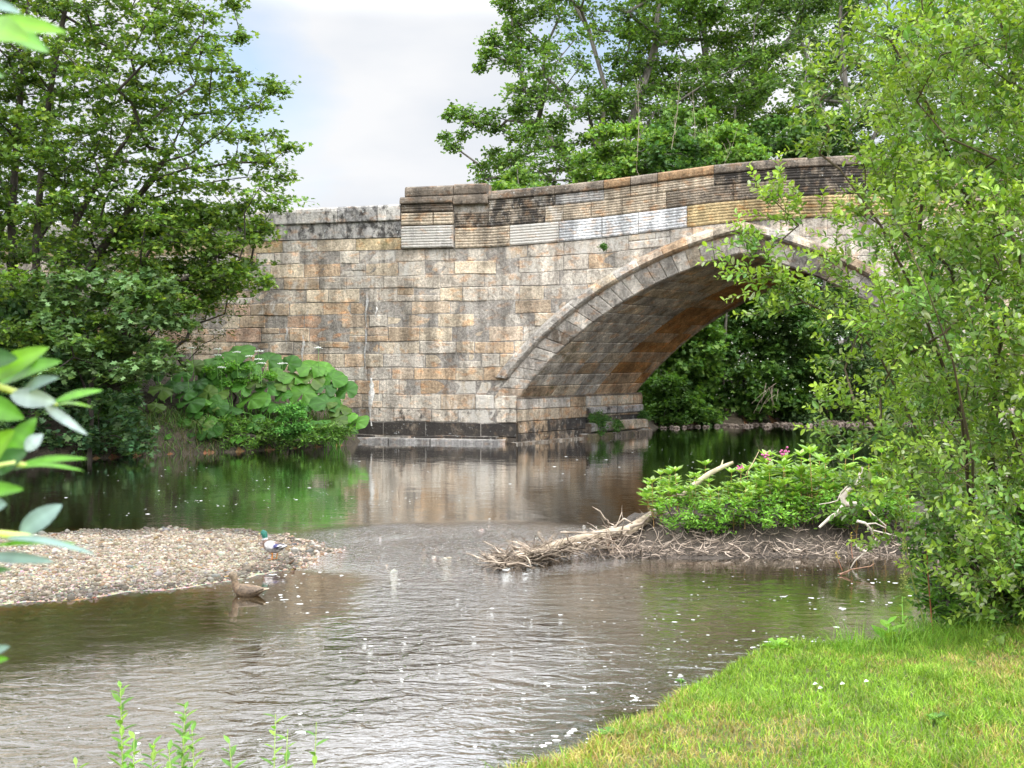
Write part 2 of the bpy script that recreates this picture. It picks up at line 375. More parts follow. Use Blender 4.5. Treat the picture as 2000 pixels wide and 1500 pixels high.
xp = spaced(0, 10, .085, 1.10, 900); xs = np.array([-v for v in xp[::-1]][:-1]+xp)
yp = spaced(3, 19, .07, 1.035, 1500); ys = np.array([-600, -200, -60, -20, -8, -3, 0, 1, 2]+yp)
GX, GY = np.meshgrid(xs, ys); GZ = H(GX, GY)
far = np.hypot(GX, GY-30) > 90; GZ = np.where(far, np.minimum(GZ, 3.4), GZ)
nx = len(xs); ny = len(ys)
idx = np.arange(nx*ny).reshape(ny, nx)
Q = np.stack([idx[:-1, :-1], idx[:-1, 1:], idx[1:, 1:], idx[1:, :-1]], -1).reshape(-1, 4)
cx = GX.ravel()[Q].mean(1); cy = GY.ravel()[Q].mean(1)
dR = sdf(RIVER, cx, cy); dB = sdf(BAR, cx, cy); dI = sdf(ISL, cx, cy)
zone = np.where(dR > -.1, np.where((cy < 13) & (cx < 12), 1, 2), 0)
zone = np.where((dB < .25) & (dR < -.1), 3, zone); zone = np.where(dI < .3, 4, zone)
for z, nm, mat in ((0, 'riverbed', M_BED), (1, 'lawn', M_LAWN), (2, 'river_bank', M_BANK), (3, 'gravel_bar', M_GRAVEL), (4, 'mud_bank', M_MUD)):
    q = Q[zone == z]; u, inv = np.unique(q, return_inverse=True)
    V = np.stack([GX.ravel(), GY.ravel(), GZ.ravel()], 1)[u]
    me = raw_mesh(nm, V, inv.ravel(), np.arange(len(q))*4, np.full(len(q), 4), None, True)
    tag(link(nm, me, mat), kind='structure')
# water
wx = np.concatenate([np.arange(-34, -9, .6), np.arange(-9, 9, .11), np.arange(9, 72, 1.2)])
wy = np.concatenate([[2], np.arange(4, 20, .11), np.arange(20, 70, .5)])
WX, WY = np.meshgrid(wx, wy)
def pxy(X, Y): return 1000+FPX*X/Y, HOR+CAMH*FPX/Y
def blob(X, Y, cx, cy, rx, ry, rot=0):
    c, s = math.cos(rot), math.sin(rot); a = ((X-cx)*c+(Y-cy)*s)/rx; b = (-(X-cx)*s+(Y-cy)*c)/ry
    return sm(1.35-np.hypot(a, b))
nzw = np.clip(.8+.4*vnoise(WX, WY, 1.3, 21), .45, 1.3)
ripv = .03+1.2*blob(WX, WY, -1.0, 9.6, 1.5, 3.0)+.85*blob(WX, WY, -2.6, 7.9, 1.7, 2.0)+.10*blob(WX, WY, 1.6, 10.6, 2.2, 2.8)+.05*blob(WX, WY, 0, 8, 9, 6)
ripv = ripv*(1-.5*blob(WX, WY, -.75, 7.1, .9, .7))*(1-.85*blob(WX, WY, -2.2, 11.6, 1.1, 1.5))*nzw
chopv = (1.4*blob(WX, WY, -.6, 15.2, 2.4, 1.9)+.55*blob(WX, WY, -.6, 12.3, .9, 1.9)+.25*blob(WX, WY, -2.8, 7.3, 1.0, 1.2))*(.7+.4*vnoise(WX, WY, 2.5, 22))
dpt = np.clip(-H(WX, WY), 0, .6)*1.15
dpt = np.where(WY > 17.2, np.clip(dpt*.6+.6*sm((WY-18.6)/4), 0, 1.2), dpt)
nyw, nxw = WX.shape; ii = np.arange(nxw*nyw).reshape(nyw, nxw)
Qw = np.stack([ii[:-1, :-1], ii[:-1, 1:], ii[1:, 1:], ii[1:, :-1]], -1).reshape(-1, 4)
me = raw_mesh('river_water', np.stack([WX.ravel(), WY.ravel(), np.zeros(WX.size)], 1), Qw.ravel(), np.arange(len(Qw))*4, np.full(len(Qw), 4), None, True,
              {'ripple': np.clip(ripv, 0, 1.5).ravel(), 'chop': np.clip(chopv, 0, 1.3).ravel(), 'depth': dpt.ravel()})
tag(link('river_water', me, M_WATER), kind='structure')

# ---------------------------------------------------------------- bridge
TOPX = [-40, -13.9, -7.8, -3.46, -.69, 1.29, 2.71, 4.31, 5.85, 7.55, 9.2, 11.2, 14, 18, 24, 40]
TOPZ = [6.6, 7.1, 7.27, 7.30, 7.60, 7.70, 7.80, 7.96, 8.12, 8.21, 8.23, 8.2, 8.0, 7.6, 7.2, 6.8]
def ztop(x): return float(np.interp(x, TOPX, TOPZ))
def band(x): return ztop(max(x, -.69))-1.70 if x > -.69 else 5.90
CX, CZ, RA, APX, SPZ, SPX = 8.96, -5.06, 10.9, 6.51, 1.35, .14
def arcp(r, t, side=1):               # t 0 springer .. 1 apex; side -1 mirrored
    a0 = math.pi-math.asin((SPZ-CZ)/r); a1 = math.pi-math.acos((CX-APX)/r); a = a0+(a1-a0)*t
    x = CX+r*math.cos(a); z = CZ+r*math.sin(a)
    return (x if side > 0 else 2*APX-x, z)
def ext(x, r=RA+.62):
    if x > APX: x = 2*APX-x
    q = r*r-(x-CX)**2
    z = CZ+math.sqrt(q) if q > 0 else -9
    return z if z > SPZ else -9
VB = np.array([4.14, 4.93])
bridge = thing('stone_bridge', 'old weathered sandstone bridge with one pointed arch over the river', 'bridge', (APX, 32.2, 0))
PAL = {'grey': (.30, .285, .27), 'buff': (.40, .33, .245), 'orange': (.38, .235, .125), 'rust': (.36, .19, .07), 'pink': (.38, .285, .21), 'light': (.47, .44, .40),
       'sooty': (.25, .205, .155), 'dark': (.16, .13, .10), 'yellow': (.42, .32, .17), 'white': (.58, .58, .58), 'red': (.30, .155, .10), 'brown': (.22, .14, .075), 'black': (.055, .05, .046), 'mauve': (.33, .305, .285)}
def pick(names, wts): k = random.choices(names, wts)[0]; c = np.array(PAL[k]); c = c if k in ('dark', 'black', 'white', 'rust') else c*.70+np.array((.47, .405, .31))*.32; return c*random.uniform(.88, 1.16)
def block(mb, x0, x1, zb, zt, o, col, W=(0, 0, 0), ribs=0, clip=True, gap=.006, ch=.014, ff=F, dx=.34, deep=.017):
    if clip:
        xsn = np.linspace(x0, x1, 24); ok = [zt(x)-max(zb(x), ext(x)) > .07 for x in xsn]
        runs = []; cur = []
        for x, k in zip(xsn, ok):
            if k: cur.append(x)
            elif cur: runs.append(cur); cur = []
        if cur: runs.append(cur)
        for r in runs:
            if r[-1]-r[0] > .08: block(mb, r[0], r[-1], (lambda x: max(zb(x), ext(x))), zt, o, col, W, ribs, False, gap, ch, ff, .16 if len(r) < 24 or any(ext(x) > zb(x) for x in r) else dx, deep)
        return
    x0 += gap; x1 -= gap
    if x1-x0 < .05: return
    n = max(1, int(math.ceil((x1-x0)/dx)))
    cols_ = [(x0, 1), (x0+ch, 0)]+[(x0+ch+(x1-x0-2*ch)*i/n, 0) for i in range(1, n)]+[(x1-ch, 0), (x1, 1)]
    tl = (random.uniform(-.006, .006), random.uniform(-.006, .006)); G = []
    for x, e in cols_:
        b = zb(x)+gap; t = zt(x)-gap
        if t-b < .03: t = b+.03
        c2 = min(ch, (t-b)*.3)
        rows = [(b, 1, 0), (b+c2, 0, 0)]
        if ribs:
            hh = t-b-2*c2
            for i in range(ribs):
                z0 = b+c2+hh*i/ribs; s = hh/ribs
                rows += [(z0+.12*s, 0, .0), (z0+.35*s, 0, .017), (z0+.75*s, 0, .017), (z0+.98*s, 0, .0)]
        else: rows += [((b+t)/2+random.uniform(-.03, .03)*(t-b), 0, random.uniform(-.004, .006))]
        rows += [(t-c2, 0, 0), (t, 1, 0)]
        f = (x-x0)/(x1-x0)-.5
        G.append([ff(x, z, (o-deep) if (e or be) else o+rr+tl[0]*f*2) for z, be, rr in rows])
    mb.grid(G, col, W)
levels = [-.45, -.02, .20, .62, 1.02, 1.46, 1.90, 2.28, 2.70, 3.08, 3.52, 3.92, 4.30, 4.72, 5.10, 5.52, 5.90]
def lev(j):
    wj = max(0, 1-(len(levels)-1-j)*.25)
    return lambda x: levels[j]+(band(x)-5.90)*wj+(.012*math.sin(x*1.7+j*2.1)+.008*math.sin(x*4.3+j*5) if 0 < j < len(levels)-1 else 0)
def wallcol(x, z):
    c = wallcol0(x, z)
    if z < .62: return c
    v = .5+.5*math.sin(x*.9+1.3*math.sin(z*1.1)+2)*math.cos(z*.8+x*.35); reg = np.array((.47, .39, .285))*v+np.array((.40, .375, .34))*(1-v)
    return (c*.76+reg*.24)*1.12*np.array((1.02, 1., .97))
def wallcol0(x, z):
    if z < .62: return pick(['dark', 'brown', 'grey'], [5, 2, 1])
    if x < -6 and 3.2 < z < 4.9: return pick(['red', 'pink', 'brown', 'buff', 'grey'], [5, 4, 2, 2, 2])
    if z < 1.9 and x > -2.6: return pick(['light', 'buff', 'pink', 'grey'], [5, 3, 1, 2])
    if z < 3.3: return pick(['buff', 'pink', 'orange', 'grey', 'light', 'brown', 'mauve'], [5, 4, 3, 2, 3, 1.2, 2])
    if z < 4.4: return pick(['grey', 'buff', 'pink', 'orange', 'mauve', 'brown'], [5, 4, 2, 2, 3, .8])
    return pick(['grey', 'buff', 'mauve', 'light', 'orange', 'brown'], [6, 3, 5, 3, .8, .7])
SPAN = [x for x in (-22, SPX, 2*APX-SPX, 30)]
def wallrun(mb, j, xa, xb, clip=True):
    x = xa-random.uniform(0, .5)
    while x < xb:
        L = random.uniform(.55, 1.35) if levels[j] > .6 else random.uniform(1.0, 1.9)
        x2 = min(x+L, xb); z = levels[j]
        if xb-x2 < .3: x2 = xb
        x0 = max(x, xa)
        blk = 0.05+.12*random.random(); lime = random.uniform(-.05, .27); gr = 0
        if 0.55 < z+.2 < 1.1: blk = .34
        if z < .6: blk = .5; lime = .12
        if z > 5: lime += .12; blk += .06
        if z < 1.9 and x > -2.6 and z > .6: lime += .2
        if x < -5: blk += .08
        if z < 1 and x > 1: gr = .3
        W_ = (blk, lime, gr); lo_, hi_ = lev(j), lev(j+1); kw = dict(clip=clip, gap=random.uniform(.003, .010), ch=random.uniform(.010, .026))
        if random.random() < .07 and z > .7 and x2-x0 > .5:
            f_ = random.uniform(.4, .6); md = lambda q, l=lo_, h=hi_, f=f_: l(q)+(h(q)-l(q))*f
            block(mb, x0, x2, lo_, md, random.uniform(-.018, .018), wallcol(x, z+.2), W_, **kw); xm = x0+(x2-x0)*random.uniform(.35, .65)
            block(mb, x0, xm, md, hi_, random.uniform(-.018, .018), wallcol(x, z+.2), W_, **kw); block(mb, xm, x2, md, hi_, random.uniform(-.018, .018), wallcol(x, z+.2), W_, **kw)
        else: block(mb, x0, x2, lo_, hi_, random.uniform(-.018, .018), wallcol(x, z+.2), W_, **kw)
        x = x2
mbw = MB()
for j in range(len(levels)-1):
    if levels[j+1] <= SPZ+.2:
        wallrun(mbw, j, -22, SPX-.0, False); wallrun(mbw, j, 2*APX-SPX, 30, False)
    else: wallrun(mbw, j, -22, 30)
# mortar backing sheet, recessed
xsb = np.concatenate([np.arange(-22, -.6, .6), np.arange(-.6, 13.8, .08), np.arange(13.8, 30.1, .6)])
def lowz(x):
    if SPX-.62 < x < 2*APX-SPX+.62:
        e = ext(x, RA+.45)
        if e > -9: return e
        return -.5 if x < SPX or x > 2*APX-SPX else SPZ
    return -.5
mbw.grid([[F(x, lowz(x), -.012), F(x, (lowz(x)+band(x))/2, -.012), F(x, band(x)+.02, -.012)] for x in xsb], (.30, .27, .235), (.1, .25, 0))
mbw.build('spandrel_wall', M_STONE, bridge)

# grooved parapet band, pilaster and wing parapet
mbp = MB()
rows = [(.27, .60, 'a'), (.60, 1.08, 'b'), (1.08, 1.70, 'c')]
def X_(px): return PF(px, 400)[0]
def row_blocks(row):
    if row == 'a': return [(955, 1015, 'sooty', .45, .3), (1015, 1085, 'sooty', .42, .3), (1085, 1180, 'grey', .33, .3), (1180, 1232, 'buff', .22, .2), (1232, 1285, 'buff', .2, .2), (1285, 1395, 'buff', .27, .2), (1395, 1515, 'sooty', .48, .15), (1515, 1650, 'sooty', .48, .15), (1650, 1790, 'sooty', .45, .1), (1790, 1950, 'grey', .4, .1), (1950, 2100, 'buff', .3, .1), (2100, 2300, 'grey', .3, .1)]
    if row == 'b': return [(889, 955, 'sooty', .40, .2), (955, 1065, 'sooty', .45, .25), (1065, 1100, 'buff', .2, .3), (1100, 1155, 'buff', .08, .2), (1155, 1215, 'buff', .22, .1), (1215, 1302, 'buff', .14, .1), (1302, 1432, 'sooty', .33, .1), (1432, 1553, 'sooty', .36, .1), (1553, 1700, 'sooty', .5, .1), (1700, 1850, 'sooty', .4, .1), (1850, 2000, 'buff', .3, .1), (2000, 2300, 'grey', .3, .1)]
    return [(889, 996, 'buff', .30, .15), (996, 1092, 'light', .12, .45), (1092, 1176, 'white', 0, .2), (1176, 1247, 'white', 0, .2), (1247, 1342, 'white', 0, .1), (1342, 1500, 'yellow', .10, .08), (1500, 1660, 'yellow', .12, .05), (1660, 1850, 'yellow', .12, .05), (1850, 2060, 'buff', .15, .05), (2060, 2300, 'buff', .15, .05)]
for a, b, r in rows:
    for x0, x1, c, bk, lm in row_blocks(r):
        X0, X1 = X_(x0), X_(x1); X0 = max(X0, -.69) if x0 < 960 and r == 'a' else X0
        block(mbp, X0, X1, (lambda x, b=b: (ztop(max(x, -.69))-b)), (lambda x, a=a: ztop(max(x, -.69))-a), .035, np.array(PAL[c])*random.uniform(.92, 1.08), (bk, lm, .0), ribs={'a': 4, 'b': 6, 'c': 7}[r], clip=True, dx=.6)
xr = np.arange(-1.8, 30.1, .5)
mbp.grid([[F(x, band(x)-.0, -.0), F(x, ztop(max(x, -.69))-.05, -.0)] for x in xr], (.25, .22, .18), (.3, .3, 0))
pg = [(785, 848, 6.62, 7.02, 'buff', .12, .1), (848, 887, 6.62, 7.02, 'buff', .1, .2), (785, 887, 7.02, 7.29, 'dark', .34, .1), (785, 887, 5.92, 6.62, 'light', .05, .38)]
XP0, XP1 = X_(785), X_(887)
for x0, x1, zb, zt, c, bk, lm in pg:
    block(mbp, X_(x0), X_(x1), (lambda x, z=zb: z), (lambda x, z=zt: z), .10, PAL[c], (bk, lm, 0), ribs=int((zt-zb)/.085), clip=False, dx=1, deep=.16)
mbp.build('grooved_parapet', M_STONE, bridge)
mbc = MB()
def coping(mb, x0, x1, ztf, hgt, o, col, W, back=.45, nd=None):
    n = max(2, int((x1-x0)/.4)+1); prof = [(-.06, hgt), (o-.02, hgt), (o, hgt-.03), (o, .14), (o-.025, .05), (o-.10, .0), (-back-.1, .0), (-back-.1, hgt)]
    G = []
    for x in np.linspace(x0+.008, x1-.008, n):
        G.append([F(x, ztf(x)-dz, oo) for oo, dz in prof])
    mb.grid(G, col, W, close=True)
    mb.add(G[0], [tuple(range(len(prof)))], col, W); mb.add(G[-1], [tuple(range(len(prof)))[::-1]], col, W)
for x0, x1, c, bk, lm in [(955, 1085, 'dark', .36, .2), (1085, 1180, 'dark', .3, .1), (1180, 1232, 'brown', .25, .1), (1232, 1285, 'dark', .2, .1), (1285, 1395, 'brown', .27, .1), (1395, 1515, 'dark', .34, .1), (1515, 1650, 'dark', .36, .1), (1650, 1780, 'dark', .3, .1), (1780, 1950, 'dark', .3, .1), (1950, 2300, 'dark', .3, .1)]:
    coping(mbc, X_(x0), X_(x1), ztop, .27, .11, np.array(PAL[c])*1.1, (bk, lm, .05))
coping(mbc, XP0-.02, XP1, lambda x: 7.50, .22, .19, PAL['dark'], (.30, .1, .1))
coping(mbc, XP1, -.69, lambda x: 7.52, .30, .15, PAL['dark'], (.30, .1, .1))
coping(mbc, XP0+.12, XP1, lambda x: 7.82, .315, .12, PAL['dark'], (.26, .15, .1))
coping(mbc, XP1, -.75, lambda x: 7.85, .325, .09, PAL['dark'], (.26, .15, .1))
mbc.build('coping', M_STONE, bridge)
mbl = MB()
x = -22.
while x < XP0-.05:                        # wing parapet: big lichen-covered stones
    L = random.uniform(1.0, 1.7); x2 = min(x+L, XP0-.02); x2 = XP0-.02 if XP0-x2 < .5 else x2
    lc = 'light' if random.random() < .6 else 'grey'
    coping(mbl, x, x2, ztop, .50, .09, PAL[lc], (random.choice((.18, .34, .40)), random.uniform(.25, .45), .02)); x = x2
x = -22.
while x < XP0-.05:
    L = random.uniform(1.0, 1.7); x2 = min(x+L, XP0-.02); x2 = XP0-.02 if XP0-x2 < .5 else x2
    block(mbl, x, x2, (lambda x: 6.28), (lambda x: ztop(x)-.5), .02, PAL['grey'], (random.uniform(.34, .46), .34, .05), clip=False, gap=.004); x = x2
x = -22.
while x < XP0-.05:
    L = random.uniform(1.0, 1.7); x2 = min(x+L, XP0-.02); x2 = XP0-.02 if XP0-x2 < .5 else x2
    block(mbl, x, x2, (lambda x: 5.90), (lambda x: 6.28), .0, pick(['yellow', 'buff', 'light'], [5, 2, 1]), (.16, .1, .28), clip=False); x = x2
mbl.grid([[F(x, 5.9, -.02), F(x, ztop(x)-.45, -.02)] for x in np.arange(-22, XP0+.3, .5)], PAL['grey'], (.3, .2, 0))
mbl.build('wing_wall_parapet', M_STONE, bridge)
# arch ring and hood mould
mbr = MB(); mbh = MB()
for side in (1, -1):
    nv = 22
    for i in range(nv):
        t0, t1 = i/nv, (i+1)/nv; g = .0025*random.uniform(.6, 1.6); col = pick(['grey', 'mauve', 'light'], [4, 4, 3]) if i > 1 else pick(['pink', 'light'], [1, 1])
        if random.random() < .12: col = pick(['buff', 'dark'], [2, 1])
        G = []
        for t in np.linspace(t0+g, t1-g, 3):
            row = []
            for r, o in ((RA+.60, -.05), (RA+.56, .015), (RA+.30, -.035), (RA+.04, -.13), (RA-.0, -.19), (RA+.0, -.30)):
                x_, z_ = arcp(r, t, side); row.append(F(x_, z_, o))
            G.append(row)
        e0 = [F(*arcp(r, t0, side), o-.022) for r, o in ((RA+.60, -.05), (RA+.56, .0), (RA+.30, -.05), (RA+.04, -.13), (RA+.01, -.19), (RA+.0, -.30))]
        e1 = [F(*arcp(r, t1, side), o-.022) for r, o in ((RA+.60, -.05), (RA+.56, .0), (RA+.30, -.05), (RA+.04, -.13), (RA+.01, -.19), (RA+.0, -.30))]
        mbr.grid([e0]+G+[e1], col, (.10+.12*random.random(), .08+.2*random.random(), .02), flip=side < 0)
    nh = 11
    for i in range(nh):
        s0 = .085 if side > 0 else .085
        t0, t1 = s0+(1-s0)*i/nh, s0+(1-s0)*(i+1)/nh; g = .003; col = pick(['grey', 'brown', 'buff', 'pink'], [5, 1.5, 2, 1]) if i < 8 else pick(['orange', 'buff', 'grey'], [3, 3, 1])
        prof = ((RA+.90, -.04), (RA+.89, .06), (RA+.80, .17), (RA+.66, .20), (RA+.60, .14), (RA+.54, -.02))
        G = [[F(*arcp(r, t, side), o) for r, o in prof] for t in np.linspace(t0+g, t1-g, 4)]
        G = [[F(*arcp(r, t0, side), o-.014) for r, o in prof]]+G+[[F(*arcp(r, t1, side), o-.014) for r, o in prof]]
        mbh.grid(G, col, (.16+.14*random.random(), .12+.15*random.random(), .03), flip=side < 0)
        if i == 0: mbh.add([F(*arcp(r, t0, side), o) for r, o in prof], [tuple(range(6))], col, (.2, .1, 0))
mbr.build('arch_ring', M_STONE, bridge, smooth=False); mbh.build('hood_mould', M_STONE, bridge)
# barrel: grey-brown near section, orange far section
def FB(x, z, s):                      # s 0..1 through the bridge
    a = F(x, z, -.28); return (a[0]+VB[0]*s, a[1]+VB[1]*s, z)
for nm, sA, sB, dr, pal, Wt in (('arch_soffit', 0, .585, 0, (['grey', 'light', 'buff', 'brown'], [5, 2.5, 2.5, .6]), (.12, .12, .22)), ('far_arch_rib', .585, 1.0, .07, (['rust', 'orange'], [4, 2]), (.08, -.15, .0))):
    mb = MB(); Lb = float(np.linalg.norm(VB))
    for side in (1, -1):
        nc = 17
        for i in range(nc):
            s = sA-random.uniform(0, .1)
            while s < sB:
                L = random.uniform(.10, .2) if dr == 0 else random.uniform(.3, .5); s2 = min(sB, s+L); s0 = max(s, sA); g = .0016; tg = .0045
                if s2-s0 < .012: s = s2; continue
                col = pick(*pal)*(1.25 if dr == 0 else 1.15); jj = random.uniform(-.008, .008)
                wv = (Wt[0]+random.uniform(-.1, .12)+(.12 if i < 2 else 0), Wt[1], Wt[2]*(1 if i < 6 else .3)+(.12 if i < 5 and s < .12 and dr == 0 else 0))
                G = []
                for t, e in ((i/nc, 1), (i/nc+tg, 0), ((i+1)/nc-tg, 0), ((i+1)/nc, 1)):
                    row = []
                    for ss, e2 in ((s0, 1), (s0+g*2, 0), (s2-g*2, 0), (s2, 1)):
                        x_, z_ = arcp(RA+dr+jj+(.03 if (e or e2) else 0), t, side); row.append(FB(x_, z_, ss))
                    G.append(row)
                mb.grid(G, col, wv, flip=side > 0); s = s2
        mb.grid([[FB(*arcp(RA+dr+.045, t, side), s_) for s_ in (sA, sB)] for t in np.linspace(0, 1, 20)], PAL['grey'], (.3, .1, 0))
    mb.build(nm, M_STONE, bridge)
# abutment faces under the barrel, footing, plinth
def FA(side):
    x_ = SPX if side > 0 else 2*APX-SPX
    def f(s, z, o):
        a = FB(x_, z, s/6.44) if True else None
        n = np.array([VB[1], -VB[0]])/np.linalg.norm(VB)*(1 if side > 0 else -1)
        a0 = F(x_, z, 0); sh = s/6.44*1.05
        return (a0[0]+VB[0]*sh+n[0]*o, a0[1]+VB[1]*sh+n[1]*o, z)
    return f
for side in (1, -1):
    ff = FA(side); mba = MB()
    for j, (zb, zt) in enumerate(((-.45, -.02), (-.02, .30), (.30, .66), (.66, 1.02), (1.02, 1.35))):
        s = 0.0
        while s < 6.4:
            s2 = min(6.44, s+random.uniform(.7, 1.4))
            col = pick(['grey', 'buff', 'brown', 'light'], [3, 3, 2, 1]) if zb > .6 else pick(['dark', 'black', 'brown'], [3, 1, 1])
            block(mba, s, s2, (lambda x, z=zb: z), (lambda x, z=zt: z), (.03 if zb > .3 else .06), col, (.18 if zb > .6 else .42, .22, .18 if zb > .6 else .12), clip=False, ff=ff); s = s2
    ff2 = ff
    mba.grid([[ff2(s, z, -.02) for z in (-.5, 1.4)] for s in np.linspace(0, 6.44, 6)], PAL['dark'], (.3, .1, 0))
# ledge at the springing (hides the seat of the barrel)
    mba.grid([[ff2(s, 1.35, o) for o in (.05, -.35)] for s in np.linspace(0, 6.44, 6)], PAL['grey'], (.1, .2, .1))
    mba.build('abutment', M_STONE, bridge)
ff = FA(1)
mbf = MB(); ff = FA(1)
for (s0, s1, zb, zt, o, c, Wv) in ((3.3, 4.9, .72, 1.0, .12, 'grey', (.36, .2, .1)), (4.9, 6.4, .72, 1.0, .12, 'grey', (.3, .2, .05)), (2.9, 4.3, -.3, .16, .42, 'dark', (.36, .1, .42)), (4.3, 5.6, -.3, .16, .44, 'dark', (.36, .2, .3)), (5.6, 6.5, -.3, .16, .42, 'dark', (.34, .2, .25)), (3.2, 4.6, .17, .50, .34, 'grey', (.34, .1, .42)), (4.6, 6.35, .17, .52, .36, 'buff', (.26, .25, .3))):
    block(mbf, s0, s1, (lambda x, z=zb: z), (lambda x, z=zt: z), o, PAL[c], Wv, clip=False, ff=ff, gap=.01, ch=.04, deep=.06)
    mbf.add([ff(s0, zt-.03, o-.03), ff(s1, zt-.03, o-.03), ff(s1, zt-.01, -.0), ff(s0, zt-.01, -.0)], [(0, 1, 2, 3)], PAL['light'], (.0, .3, .12))
    mbf.add([ff(s0+.01, zb, o-.03), ff(s0+.01, zt-.03, o-.03), ff(s0+.01, zt-.03, 0), ff(s0+.01, zb, 0)], [(0, 1, 2, 3)], PAL['dark'], (.3, .1, .2))
mbf.build('arch_footing', M_STONE, bridge)
mbq = MB()
for a, b in ((-5.2, -3.75), (-3.75, -2.45), (-2.45, -.15)):
    block(mbq, a, b, (lambda x: -.4), (lambda x: .13), .22, PAL['grey'], (.25, .15, .1), clip=False, ch=.03, deep=.05, gap=.01)
    mbq.add([F(a+.01, .115, .2), F(b-.01, .115, .2), F(b-.01, .125, 0), F(a+.01, .125, 0)], [(0, 1, 2, 3)], PAL['light'], (.1, .3, .05))
mbq.grid([[ff(s, z, o) for z, o in ((-.4, .24), (.05, .24), (.06, 0))] for s in np.linspace(-.3, 6.6, 8)], PAL['dark'], (.2, .3, .1))
mbq.build('plinth', M_STONE, bridge)
# far face, deck and inner parapets (so the bridge is solid)
mbb = MB()
def FZ(x, z, o): a = F(x, z, 0); return (a[0]+VB[0]*1.05+FN[0]*-o, a[1]+VB[1]*1.05+FN[1]*-o, z)
mbb.grid([[FZ(x, lowz(x)-(.45 if SPX < x < 2*APX-SPX else 0), 0), FZ(x, (lowz(x)+ztop(x))/2, 0), FZ(x, ztop(x), 0)] for x in xsb], PAL['buff'], (.2, .2, .1), flip=True)
mbb.grid([[FZ(x, ztop(x), 0), FZ(x, ztop(x), -.42), FZ(x, ztop(x)-1.1, -.42)] for x in xsb], PAL['grey'], (.2, .2, .1))
mbb.grid([[F(x, ztop(x)-.1, -.45), F(x, ztop(x)-1.1, -.45)] for x in xsb], PAL['grey'], (.2, .2, .1))
mbb.grid([[FZ(x, ztop(x)-1.1, -.42), F(x, ztop(x)-1.1, -.45)] for x in xsb], (.08, .08, .08), (.1, 0, 0))
mbb.build('far_wall', M_STONE, bridge)
# lime runs down the wall
for px0, y0, y1, wpx in ((716, 572, 640, 7), (714, 640, 725, 5), (725, 738, 832, 13), (592, 655, 712, 7), (735, 598, 622, 4), (560, 640, 672, 5)):
    mbs = MB(); X0, Zt = PF(px0, y0); _, Zb = PF(px0, y1); n = 14; L_ = []; R_ = []
    for i in range(n):
        t = i/(n-1); wv = wpx/64*(.25+.75*math.sin(PI*min(1, t*1.2+.08)))*random.uniform(.6, 1.1)*.5; cxx = X0+.03*math.sin(t*7)
        z = Zt+(Zb-Zt)*t; L_.append(F(cxx-wv, z, .0175)); R_.append(F(cxx+wv*.9, z, .0175))
    G = [[L_[i], F((px0-1000)/FPX*0+X0, Zt+(Zb-Zt)*i/(n-1), .024), R_[i]] for i in range(n)]
    mbs.grid(G, (.58, .56, .53), (0, .2, 0)); mbs.build('lime_run', M_STONE, bridge)

# ---------------------------------------------------------------- trees
class Skel:
    def __init__(s, root, up=(0, 0, 1)): s.p = [np.array(root, float)]; s.par = [-1]; s.plen = [0.]; s.paths = []; s.load = [0]
    def path(s, pts, parent):
        ids = [parent]
        for q in pts:
            q = np.array(q, float); s.p.append(q); s.par.append(ids[-1]); s.plen.append(s.plen[ids[-1]]+np.linalg.norm(q-s.p[ids[-1]])); s.load.append(0); ids.append(len(s.p)-1)
        s.paths.append(ids); return ids[-1]
    def grow(s, clumps, step=.6, wob=.12, kp=.25, rise=.12, minz=None):
        root = s.p[0]
        ends = []
        for c in sorted(clumps, key=lambda c: np.linalg.norm(c[:3]-root)):
            A = np.array(s.p); d = np.linalg.norm(A-c[:3], axis=1); cost = d+kp*np.array(s.plen)
            cost = np.where(A[:, 2] > c[2]+.3*d, cost+.6*(A[:, 2]-c[2]), cost)
            if minz is not None: cost = np.where(A[:, 2] < minz, cost+50, cost)
            i = int(np.argmin(cost)); a = s.p[i]; L = d[i]; n = max(1, int(L/step))
            pts = []
            for k in range(1, n+1):
                t = k/n; q = a+(c[:3]-a)*t+np.array([0, 0, rise*L*math.sin(PI*t)])
                if k < n: q = q+RNG.normal(0, wob*step, 3)
                pts.append(q)
            e = s.path(pts, i); ends.append(e); s.load[e] += 1
        return ends
    def mesh(s, mb, r0=.014, expo=.5, rmin=.008, n=6, cap_r=9, col=(.5, .5, .5)):
        load = np.array(s.load, float)
        for i in range(len(s.p)-1, 0, -1): load[s.par[i]] += load[i]
        load = np.maximum(load, 1)
        for ids in s.paths:
            P_ = [s.p[i] for i in ids]; R_ = [min(cap_r, max(rmin, r0*load[i]**expo)) for i in ids]
            R_[0] = R_[1] if len(R_) > 1 else R_[0]; R_[-1] = min(R_[-1], max(rmin, R_[-1]*.75))
            mb.tube(P_, R_, n if R_[0] > .05 else 4, col, cap=True, jit=.06 if R_[0] > .05 else 0)

